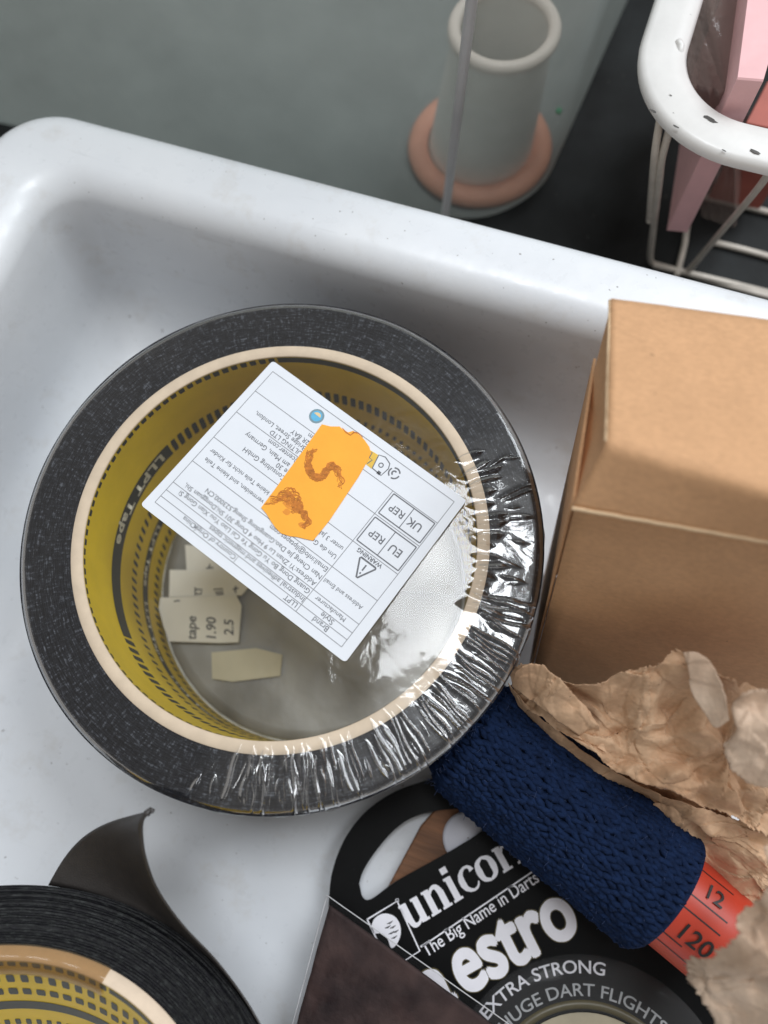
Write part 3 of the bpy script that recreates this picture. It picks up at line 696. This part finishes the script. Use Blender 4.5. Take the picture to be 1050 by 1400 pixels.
sheet('main_fold', [(697, 925, 4.2), (716, 908, 4.6), (740, 910, 4.7), (764, 929, 4.6), (800, 938, 4.9), (850, 921, 5.4), (905, 905, 5.8), (938, 893, 6.1), (985, 925, 6.2), (1070, 945, 6.2)],
      [(712, 962, 3.9), (745, 985, 3.9), (790, 1018, 3.9), (840, 1052, 3.9), (900, 1080, 4.0), (950, 1100, 4.0), (1000, 1118, 4.0), (1030, 1130, 4.0), (1060, 1140, 4.0), (1100, 1150, 4.0)], M['paper'], pp, 3, mid=
      [(702, 940, 4.1), (735, 942, 4.4), (770, 955, 4.3), (812, 975, 4.2), (850, 985, 4.4), (900, 985, 4.7), (945, 985, 5.0), (985, 1000, 5.0), (1030, 1030, 5.0), (1085, 1050, 5.0)])
sheet('tip_fold', [(704, 920, 4.75), (722, 908, 4.95), (740, 909, 5.0), (752, 922, 4.95), (775, 945, 4.75), (800, 968, 4.55), (822, 992, 4.4)],
      [(700, 938, 4.3), (716, 948, 4.35), (736, 962, 4.3), (754, 978, 4.3), (775, 995, 4.3), (800, 1012, 4.2), (830, 1030, 4.2)], M['paper'], pp, 41, nu=90, nv=26, amp=.10, torn=.07)
sheet('under_fold', [(694, 935, 3.8), (712, 955, 3.8), (742, 982, 3.8), (785, 1018, 3.7), (840, 1055, 3.7), (900, 1085, 3.7), (970, 1110, 3.7), (1060, 1140, 3.7)],
      [(708, 962, 3.4), (728, 982, 3.4), (756, 1012, 3.4), (790, 1040, 3.4), (845, 1072, 3.3), (910, 1100, 3.3), (990, 1165, 3.2), (1070, 1250, 3.0)], M['paper'], pp, 8, amp=.10)
sheet('lower_fold', [(756, 1008, 3.3), (800, 1035, 3.3), (860, 1060, 3.4), (920, 1080, 3.5), (990, 1110, 3.5), (1080, 1160, 3.5)],
      [(757, 1024, 3.1), (790, 1062, 2.9), (850, 1098, 2.9), (915, 1135, 2.8), (975, 1195, 2.8), (1060, 1290, 2.6)], M['paper'], pp, 15, amp=.12)
sheet('curled_flap', [(931, 893, 6.3), (952, 895, 6.4), (975, 912, 6.5), (992, 945, 6.6), (994, 960, 6.6)],
      [(940, 912, 6.2), (946, 945, 6.1), (965, 975, 6.1), (980, 995, 6.2), (1000, 985, 6.5)], M['paper_pale'], pp, 21, nu=70, nv=30, amp=.05, torn=.10)
sheet('pale_crest', [(998, 990, 6.3), (1005, 955, 6.8), (1030, 944, 7.0), (1060, 950, 7.0), (1100, 970, 7.0)],
      [(982, 1015, 6.0), (990, 1035, 6.0), (1012, 1060, 6.0), (1050, 1078, 6.2), (1100, 1095, 6.2)], M['paper_pale'], pp, 27, nu=90, nv=40, amp=.12, torn=.12)
p2 = thing('crumpled_paper', 'pale torn wad of packing paper at the bottom right beside the red measuring tape', 'packing paper', tuple(at(1010, 1320, 2.5)))
sheet('torn_wad', [(1075, 1130, 6.0), (1052, 1165, 6.2), (1036, 1200, 6.4), (1015, 1240, 6.4), (985, 1268, 6.0), (958, 1285, 5.6), (943, 1312, 5.4), (945, 1345, 5.3), (965, 1375, 5.2), (985, 1420, 5.2)],
      [(1120, 1150, 6.4), (1110, 1180, 6.6), (1105, 1210, 6.8), (1100, 1250, 7.0), (1100, 1290, 7.0), (1100, 1320, 7.0), (1100, 1350, 7.0), (1100, 1380, 7.0), (1100, 1400, 7.0), (1100, 1440, 7.0)], M['paper_pale'], p2, 33, amp=.22, torn=.14, nv=60)

# ------------------------------------------------------------------ knitted sleeve and the red measuring tape inside it
K0 = at(634, 996, 2.45); K1 = at(903, 1215, 2.45); ka = (K1 - K0); KL = np.linalg.norm(ka); ka /= KL
kb = np.cross(np.array([0, 0, 1.0]), ka); kb /= np.linalg.norm(kb); kc = np.cross(ka, kb); KR = 1.22
def kp(s, a, r): return K0 + ka * s + r * (math.cos(a) * kb + math.sin(a) * kc)
kn = thing('knitted_sleeve', 'navy blue chunky knitted tube lying across the black dart package', 'knitted sleeve', tuple(K0 + ka * KL / 2 - np.array([0, 0, KR])))
V = []; ns = 40
for i in range(ns + 1):
    s = KL * i / ns; r = KR - .05
    if i < 4: r *= .80 + .05 * i
    for k in range(64): V.append(kp(s, 2 * PI * k / 64, r))
for s, r in ((KL + .05, KR + .02), (KL + .12, KR - .02), (KL + .12, KR - .10), (KL - .02, KR - .2), (KL - 1.0, KR - .22)):
    for k in range(64): V.append(kp(s, 2 * PI * k / 64, r))
obj('tube_wall', V, gridf(ns + 6, 64, False, True), M['navy'], kn)
mb = MB(); rows_ = 34; cols_ = 36; rnd = random.Random(2)
for i in range(rows_):
    for j in range(cols_):
        s = (i + .5) / rows_ * KL; a = 2 * PI * j / cols_ + .08 * math.sin(i * .8) + rnd.uniform(-.03, .03)
        if math.sin(a) < -.35: continue
        rr_ = KR * (.84 if i == 0 else .92 if i == 1 else 1)
        for sg in (-1, 1):
            n_ = 5; P = []
            sc = rnd.uniform(.85, 1.2)
            for k in range(n_):
                t = k / (n_ - 1); P.append(kp(s + (t - .5) * .29 * sc + rnd.uniform(-.012, .012), a + sg * (.010 + .075 * t) * sc, rr_ - .05 + .085 * math.sin(PI * (t * .85 + .1)) + rnd.uniform(-.02, .03)))
            V, f = tube(P, .06, 5, rads=[.03, .058, .068, .06, .03], cap=False); mb.add(V, f)
mb.build('knit_stitches', M['navy'], kn, kind='stuff')
mb = MB()
for k in range(700):
    s = rnd.uniform(0, KL); a = rnd.uniform(-.3, PI + .3); p = kp(s, a, KR + .04); d = np.array([rnd.gauss(0, 1), rnd.gauss(0, 1), rnd.gauss(.4, .6)]); d = d / np.linalg.norm(d) * rnd.uniform(.06, .16)
    V, f = tube([p, p + d * .5 + np.array([0, 0, .01]), p + d + kb * rnd.uniform(-.04, .04)], .0035, 3, cap=False); mb.add(V, f)
mb.build('wool_fuzz', simple('wool_fuzz', (.06, .09, .20), .9, .2), kn, kind='stuff')
# tape
rt = thing('measuring_tape', 'red wound measuring tape marked 12 poking out of the navy knitted sleeve', 'measuring tape', tuple(K1 + ka * .8 - np.array([0, 0, KR])))
TR = KR - .26; V = []
def tr(s): return TR + .0
for s, r in ((-.9, TR), (0, TR), (1.0, TR), (1.9, TR), (2.0, TR - .06), (2.0, .3)):
    for k in range(96): V.append(kp(KL + s, 2 * PI * k / 96, r))
obj('tape_band', V, gridf(6, 96, False, True), M['red'], rt)
mb = MB()
def onr(s, a, dr=.006): return kp(KL + s, a, TR + dr)
for a, s1 in ((1.33, .95), (1.60, .95), (2.25, .6), (2.5, .95), (.72, .9)):
    V = []
    for k in range(9): 
        s = -.1 + (s1 + .1) * k / 8; V += [onr(s, a - .014), onr(s, a + .014)]
    mb.add(V, gridf(9, 2))
for s_, a0, s0, sz in (('120', 2.12, .32, .46), ('12', 1.20, .36, .40)):
    v, f = text_geo(s_, .01); mb.add([onr(s0 + x[0] * sz, a0 - x[1] * sz / TR, .034) for x in v], f)
mb.build('tape_marks', M['black'], rt)

# ------------------------------------------------------------------ dart package (black hang card)
KZ = .62
card = thing('dart_package', 'black hang-card package lettered unicorn and Maestro for extra strong dart flights', 'package', tuple(at(640, 1300, .9)))
def curve_plate(name, outer, holes, z0, z1, mat, parent, **k):
    cu = bpy.data.curves.new('c', 'CURVE'); cu.dimensions = '2D'; cu.fill_mode = 'BOTH'; cu.extrude = (z1 - z0) / 2
    for P in [outer] + holes:
        s = cu.splines.new('POLY'); s.points.add(len(P) - 1); s.use_cyclic_u = True
        for q, p in zip(s.points, P): q.co = (p[0], p[1], 0, 1)
    o = bpy.data.objects.new('c', cu); col.objects.link(o); bpy.context.view_layer.update()
    me = bpy.data.meshes.new_from_object(o.evaluated_get(bpy.context.evaluated_depsgraph_get()))
    V = [(x.co[0], x.co[1], x.co[2] + (z0 + z1) / 2) for x in me.vertices]; f = [tuple(p.vertices) for p in me.polygons]
    bpy.data.objects.remove(o); bpy.data.curves.remove(cu); bpy.data.meshes.remove(me)
    return obj(name, V, f, mat, parent, smooth=False, **k)
def ap(L_, z): return [at(x, y, z)[:2] for x, y in L_]
outer = spline([at(x, y, KZ)[:2] for x, y in ((446, 1420), (448, 1300), (450, 1225), (456, 1185), (474, 1142), (504, 1106), (545, 1080), (600, 1062), (640, 1052), (700, 1075), (800, 1180), (900, 1290), (985, 1340), (1060, 1440))], 90).tolist()
outer += ap([(900, 1620), (500, 1600)], KZ)
hole = spline([at(x, y, KZ)[:2] for x, y in ((491, 1208), (497, 1190), (515, 1162), (540, 1134), (566, 1117), (600, 1108), (636, 1106), (660, 1108), (668, 1120), (656, 1138), (625, 1158), (590, 1178), (540, 1206), (508, 1229), (496, 1227), (491, 1208))], 90).tolist()[:-1]
curve_plate('hang_card', outer, [hole], KZ - .05, KZ, M['blackcard'], card)
ZK = KZ + .004
# text
mbw = MB(); mbg = MB(); mbo = MB()
def cf(x, y): return at(x, y, KZ)[:2]
text_fit(mbw, 'The Big Name in Darts', cf(583, 1309), cf(727, 1212), ZK, .006, 'The Big Name in Dar', 1.18)
V, f = ribbon([cf(577, 1294), cf(760, 1170)], .03, ZK); mbw.add(V, f)
def fat(mb_, s_, p0, p1, z, rad, hs):
    for k in range(9):
        d = np.array([math.cos(2 * PI * k / 8), math.sin(2 * PI * k / 8)]) * rad * (0 if k == 8 else 1)
        text_fit(mb_, s_, p0 + d, p1 + d, z + .001 * k, 0.0, None, hs)
RES[0] = 10
fat(mbo, 'estro', cf(637, 1359), cf(793, 1271), ZK, .070, 1.25); fat(mbw, 'estro', cf(637, 1359), cf(793, 1271), ZK + .012, .048, 1.25)
fat(mbo, 'a', cf(592, 1387), cf(624, 1368), ZK, .088, 1.1); fat(mbw, 'a', cf(592, 1387), cf(624, 1368), ZK + .012, .062, 1.1)
RES[0] = 4
# serif word "unicorn": stems with slab serifs and swelling bowls, unit = x-height
u0 = cf(559, 1273); u1 = cf(706, 1183); ud = (u1 - u0); ud /= np.linalg.norm(ud); un = np.array([-ud[1], ud[0]]); xh = .52
zc = [0]
def gl(x, parts):
    for P, wd in parts:
        P = spline(P, 14) if len(P) > 2 else np.array(P, float)
        ws = np.interp(np.linspace(0, 1, len(P)), np.linspace(0, 1, len(wd)), wd) if not np.isscalar(wd) else [wd] * len(P)
        V, f = ribbon([u0 + ud * (x + a) * xh + un * b * xh for a, b in P], [q * xh for q in ws], ZK + .0007 * zc[0]); zc[0] = (zc[0] + 1) % 7; mbw.add(V, f)
ST = .27
gl(0, [([(.25, 1), (.25, .3)], ST), ([(.05, .96), (.3, .96)], .1), ([(.25, .35), (.33, .08), (.55, .06), (.76, .25)], [.26, .2, .12, .1]), ([(.80, 1), (.80, 0)], ST), ([(.60, .96), (.85, .96)], .1), ([(.78, .04), (1.02, .04)], .1)])
gl(1.08, [([(.25, 1), (.25, 0)], ST), ([(.05, .96), (.3, .96)], .1), ([(.04, .04), (.48, .04)], .1), ([(.3, .72), (.5, .93), (.70, .92), (.80, .68)], [.1, .13, .2, .26]), ([(.80, .70), (.80, 0)], ST), ([(.60, .04), (1.02, .04)], .1)])
gl(2.16, [([(.24, 1), (.24, 0)], ST), ([(.04, .96), (.3, .96)], .1), ([(.04, .04), (.46, .04)], .1), ([(.24, 1.16), (.24, 1.42)], .29)])
gl(2.66, [([(.78, .74), (.72, .93), (.5, .97), (.27, .8), (.2, .5), (.27, .2), (.5, .04), (.72, .08), (.84, .25)], [.22, .12, .1, .2, .29, .2, .1, .1, .05])])
gl(3.52, [([(.5, .97), (.24, .82), (.18, .5), (.24, .18), (.5, .03)], [.1, .2, .29, .2, .1]), ([(.5, .97), (.76, .82), (.82, .5), (.76, .18), (.5, .03)], [.1, .2, .29, .2, .1])])
gl(4.52, [([(.25, 1), (.25, 0)], ST), ([(.05, .96), (.3, .96)], .1), ([(.04, .04), (.5, .04)], .1), ([(.34, .72), (.5, .92), (.7, .86)], [.1, .12, .26])])
gl(5.25, [([(.25, 1), (.25, 0)], ST), ([(.05, .96), (.3, .96)], .1), ([(.04, .04), (.48, .04)], .1), ([(.80, .70), (.80, 0)], ST)])
# logo frame with a horse head badge
fr_ = [(502, 1257), (543, 1232), (574, 1300), (535, 1325)]
V, f = ribbon([cf(*p) for p in fr_ + [fr_[0]]], .035, ZK); mbw.add(V, f)
hd = spline([cf(x, y) for x, y in ((507, 1268), (512, 1256), (524, 1249), (538, 1252), (546, 1262), (548, 1276), (543, 1290), (535, 1296), (530, 1284), (522, 1276), (512, 1276), (507, 1268))], 40)[:-1]
mbw.add([(p[0], p[1], ZK) for p in hd], [tuple(range(len(hd)))])
circ(mbw, cf(543, 1231), .035, .012, ZK, 12)
mbb = MB()
for x, y in ((533, 1262), (537, 1268), (541, 1274), (535, 1276), (539, 1282), (530, 1268)): V, f = ribbon([cf(x - 4, y + 1), cf(x, y), cf(x + 4, y - 3)], [.01, .035, .01], ZK + .003); mbb.add(V, f)
# curved lines
ac = at(806, 1530, KZ)[:2]
def arc(mb, s, px0, px1, rad_px, bold, hs=1.0, z=ZK, spacing=1.0):
    r = np.linalg.norm(cf(806, 1530 - rad_px) - ac); a0 = math.atan2(*(cf(*px0) - ac)[::-1]); a1 = math.atan2(*(cf(*px1) - ac)[::-1])
    v, f = text_geo(s, bold, spacing); x0, x1 = v[:, 0].min(), v[:, 0].max(); k = abs(a0 - a1) * r / (x1 - x0)
    mb.add([(ac[0] + (r + q[1] * k * hs) * math.cos(a0 - (q[0] - x0) * k / r), ac[1] + (r + q[1] * k * hs) * math.sin(a0 - (q[0] - x0) * k / r), z) for q in v], f)
arc(mbw, 'EXTRA STRONG', (664, 1392), (826, 1340), 199, .012, .92)
arc(mbg, 'HUGE DART FLIGHTS', (682, 1402), (914, 1402), 168, .008, .9)
mbw.build('white_lettering', M['white_ink'], card, smooth=False); mbg.build('grey_lettering', M['grey_ink'], card, smooth=False); mbo.build('gold_outline', M['gold'], card, smooth=False)
mbb.build('mane_lines', M['black'], card, smooth=False)
V, f, _ = lathe([(2.95, .0), (2.9, .10), (2.75, .16), (2.2, .2), (1.95, .22), (1.90, .02), (0.05, .02)], (ac[0], ac[1], KZ + .002), 96); obj('blister', V, f, M['blister'], card)
V, f, _ = lathe([(2.10, .0), (2.08, .03), (1.96, .05), (1.93, .0)], (ac[0], ac[1], KZ + .003), 96); obj('gold_ring', V, f, M['gold'], card)
V, f, _ = lathe([(1.9, .10), (1.4, .14), (.05, .14)], (ac[0], ac[1], KZ + .003), 64); obj('flight_disc', V, f, simple('pale_flight', (.30, .26, .18), .4), card)

# things seen through the hang hole
V, f = slab([at(x, y, .35) for x, y in ((500, 1270), (575, 1130), (610, 1090), (720, 1060), (740, 1120), (600, 1270))], .05, .35, .03)
obj('wooden_block', V, f, M['wood'], None, smooth=False, label='brown wooden block seen through the hang hole of the black package', cat='wood block')
tc_ = at(640, 1146, .5); V, f, _ = lathe([(.02, 0), (.52, 0), (.56, .05), (.56, .1), (.5, .14), (.02, .15)], (tc_[0], tc_[1], .37), 48); obj('white_disc', V, f, M['token'], None, label='small white disc beside the knitted sleeve, seen through the hang hole', cat='disc')

# ------------------------------------------------------------------ clear sleeve with purple-brown leatherette
PZ = 1.25
pk = thing('sleeved_swatch', 'purple-brown leathery sheet in a clear plastic sleeve overlapping the dart package', 'packet', tuple(at(530, 1360, PZ - .3)))
n = 40; c00, c10, c11, c01 = at(452, 1238, PZ), at(720, 1432, PZ), at(640, 1560, PZ), at(410, 1420, PZ)
V = []; c00 = at(451, 1237, PZ); cA = at(700, 1420, PZ); cB = at(398, 1430, PZ - .4); cC = at(600, 1600, PZ - .4)
for i in range(n + 1):
    for j in range(n + 1):
        u, t = i / n, j / n; p = (c00 * (1 - u) + cA * u) * (1 - t) + (cB * (1 - u) + cC * u) * t
        V.append(p + np.array([0, 0, .10 * noise.noise(Vector((p[0] * .9, p[1] * .9, 3))) + .03 * noise.noise(Vector((p[0] * 3, p[1] * 3, 3))) - .02]))
o = obj('leathery_sheet', V, gridf(n + 1, n + 1), M['suede'], pk); md = o.modifiers.new('t', 'SOLIDIFY'); md.thickness = .08 * S; md.offset = -1
V = []; c00 = at(447, 1224, PZ + .12); cA = at(712, 1412, PZ + .12); cB = at(392, 1430, PZ - .28); cC = at(610, 1610, PZ - .28)
for i in range(n + 1):
    for j in range(n + 1):
        u, t = i / n, j / n; p = (c00 * (1 - u) + cA * u) * (1 - t) + (cB * (1 - u) + cC * u) * t
        V.append(p + np.array([0, 0, .05 * noise.noise(Vector((p[0] * 1.2, p[1] * 1.2, 8))) + .02 * noise.noise(Vector((p[0] * 4, p[1] * 2, 8)))]))
obj('clear_sleeve', V, gridf(n + 1, n + 1), M['sleeve'], pk)
for a, b in ((V[0], V[n]), (V[0], V[n * (n + 1)])):
    a, b = np.array(a), np.array(b); Vt, ft = tube([a + (b - a) * k / 20 + np.array([0, 0, .01 * math.sin(k)]) for k in range(21)], .011, 5); obj('welded_edge', Vt, ft, M['binrib'], pk)

# ------------------------------------------------------------------ storage bin behind the tray
bn = thing('storage_box', 'frosted see-through plastic storage box standing behind the white tray', 'storage box', (-16, 24, -.44))
def bin_loop(d, z, r=2.2): return [(x + .075 * max(0, y - 15), y - .056 * (-1.75 - x), z) for x, y in rrect(-34 - d, -1.75 + d, 14.35 - d, 40 + d, r, 12)]
prof = [(-1.2, -.40), (-.5, -.36), (-.15, -.2), (0, .15), (.15, 3), (.4, 8), (.6, 13.5)]
V = []; 
for d, z in prof: V += bin_loop(d, z)
nb_ = len(bin_loop(0, 0)); f = gridf(len(prof), nb_, False, True)
obj('wall', V, f, M['bin'], bn)
V = bin_loop(-1.2, -.40); obj('floor', V, [tuple(range(nb_))], M['bin'], bn, smooth=False)
V, f = tube([at(609, 293, .0) + np.array([0, 0, 0]), hit(625, 160, (0, 14.15, 0), (0, 1, .03)), hit(645, 0, (0, 14.0, 0), (0, 1, .04)), hit(655, -80, (0, 13.9, 0), (0, 1, .04))], .125, 8); obj('rib', V, f, M['binrib'], bn)
# spool / cup inside
sc_ = (-3.95, 17.0, -.30)
sp_ = thing('cup', 'pale upturned cup with a coral base ring inside the frosted storage box', 'cup', sc_)
V, f, _ = lathe([(1.55, .1), (1.5, .6), (1.28, 4.0), (1.22, 4.25), (1.16, 4.2), (1.14, 3.8), (1.3, .3)], sc_, 64); V = [(x + .085 * (z - sc_[2]), y, z) for x, y, z in V]; obj('cup_body', V, f, M['cup'], sp_)
V = []; nt_ = 64; LEAN = .36
tt = [(sc_[0] + LEAN + 1.25 * math.cos(2 * PI * k / nt_), sc_[1] + 1.25 * math.sin(2 * PI * k / nt_), sc_[2] + 4.25) for k in range(nt_)]; V, f = tube(tt, .17, 10, closed=True); obj('cup_rim', V, f, M['cuprim'], sp_)
V, f, _ = lathe([(2.1, 0), (2.15, .15), (2.05, .35), (1.75, .42), (1.55, .3)], sc_, 64); obj('base_ring', V, f, M['coral'], sp_)
g_ = at(763, 152, 2.2); V, f, _ = lathe([(.001, -.09), (.06, -.07), (.09, 0), (.06, .07), (.001, .09)], tuple(hit(764, 152, (0, 16.5, 0), (0, 1, 0))), 16); obj('green_bead', V, f, M['green'], None, label='tiny green bead near the right side of the frosted storage box', cat='bead')  # added ball, coloured to stand in for a small green LED reflection

# ------------------------------------------------------------------ wire basket at the top right
bk = thing('wire_basket', 'white enamelled wire basket with a chipped flat rim behind the tray', 'basket', (6, 19, -.44))
BZ = 6.2; a_ = at(864, 95, BZ); b_ = at(1050, 224, BZ); bx0 = a_[0] + .02; by0 = b_[1] - .05
def bl(d, z): return [(x, y, z) for x, y in rrect(bx0 + d, 16 - d, by0 + d, 30 - d, max(2.5 - d, .7) if d < 2 else .7, 16)]
prof = [(.0, BZ - .25), (-.02, BZ - .12), (.04, BZ - .03), (.13, BZ + .01), (.6, BZ + .03), (.88, BZ), (.96, BZ - .08), (.95, BZ - .22), (.85, BZ - .28), (.1, BZ - .3), (.0, BZ - .25)]
V = []
for d, z in prof: V += bl(d, z)
nb_ = len(bl(0, 0)); obj('rim', V, gridf(len(prof), nb_, False, True), M['enamel'], bk, label='chipped white rim')
mb = MB()
for cx, cy, s in ((971, 163, .17), (893, 152, .10), (924, 173, .08), (990, 206, .06), (1032, 207, .12), (917, 130, .04)):
    c_ = at(cx, cy, BZ + .034); pts_ = [(c_[0] + s * (.75 + .4 * random.random()) * math.cos(a) * .9, c_[1] + s * (.22 + .15 * random.random()) * math.sin(a) - (math.cos(a) * s * .25)) for a in np.linspace(0, 2 * PI, 12, endpoint=False)]
    mb.add([(p[0], p[1], BZ + .036) for p in pts_], [tuple(range(12))])
mb.build('enamel_chips', M['chip'], bk, smooth=False)
# wires: front face leans inward to the foot
fp = np.array([0, by0 + .5, BZ - .2]); fq = np.array([0, 14.75, -.35]); fn = np.cross(np.array([1.0, 0, 0]), fq - fp)
def fw(px, py): return hit(px, py, fp, fn)
def gz(px, py): return at(px, py, -.33)
wires = [[at(917, 172, 5.75), fw(905, 215), fw(901, 250), fw(893, 315), fw(889, 352), fw(893, 360), fw(905, 364), gz(1060, 408), gz(1160, 435)],
         [at(903, 160, 5.75), fw(896, 205), fw(892, 250), fw(888, 302)],
         [gz(941, 300), gz(936, 335), gz(925, 378)], [gz(955, 268), gz(1010, 280), gz(1150, 315)], [gz(975, 331), gz(1020, 342), gz(1150, 378)],
         [fw(1062, 218), fw(1036, 258), fw(975, 330), fw(938, 374), fw(928, 380)], [gz(893, 362), gz(990, 385), gz(1150, 425)]]
for wv in wires:
    P = spline(wv, 24) if len(wv) > 3 else wv; V, f = tube(P, .085, 8); obj('wire', V, f, M['wire'], bk)
for xx in (3.5, 6, 8.5, 11): V, f = tube([(xx, by0 + .5, BZ - .25), (xx + .3, 14.6, -.3), (xx + .3, 28, -.33)], .085, 8); obj('wire', V, f, M['wire'], bk) if xx > 8 else None
V, f = tube([at(927, 57, BZ + .0), at(931, 62, BZ + .02), at(929, 80, BZ - .1), at(925, 105, BZ - .5)], .08, 8); obj('hook', V, f, M['enamel'], bk)
for t in ((bx0 + .5, 20), (bx0 + .5, 26)): V, f = tube([(t[0], t[1], BZ - .25), (t[0] + 2, t[1], -.3), (14, t[1], -.33)], .085, 8); obj('wire', V, f, M['wire'], bk)
# contents of the basket
def prism(name, top, z, zb, mat, label, cat, bev=.03, skew=(0, 0)):
    P = [at(x, y, z) for x, y in top]; V, f = slab(P, zb, z, bev); V = [(x + skew[0] * (z - q) / (z - zb), y + skew[1] * (z - q) / (z - zb), q) for x, y, q in V]; return obj(name, V, f, mat, None, smooth=False, label=label, cat=cat)
prism('pink_box', [(1008, 107), (1044, 110), (1110, -120), (1040, -140)], 6.9, 2.2, M['pink'], 'tall pale pink card box standing in the wire basket', 'box')
V = []; nn = 40; hh = 26
tA = at(938, 112, 6.1); tB = at(1000, 128, 6.1); tC = at(1030, -130, 6.1); tD = at(950, -140, 6.1)
ring_ = []
for a, b in ((tA, tB), (tB, tC), (tC, tD), (tD, tA)):
    for k in range(20): ring_.append(a + (b - a) * k / 20)
for j in range(hh):
    t = j / (hh - 1)
    for k, p in enumerate(ring_):
        nz_ = .10 * noise.noise(Vector((k * .45, t * 1.6, 4))); c_ = (tA + tC) / 2; dq = (p - c_) / np.linalg.norm(p - c_); V.append((p[0] + dq[0] * nz_ + 1.7 * t, p[1] + dq[1] * nz_ + .9 * t, 6.1 - 4.8 * t))
f = gridf(hh, 80, False, True); f.append(tuple(range(80)))
obj('plastic_packet', V, f, M['packet'], None, label='crinkled brownish clear packet beside the pink box in the wire basket', cat='packet')
prism('red_box', [(1020, 168), (1100, 185), (1110, 110), (1050, 110)], 3.0, .2, M['dullred'], 'dull red box low in the wire basket right of the pink box', 'box')
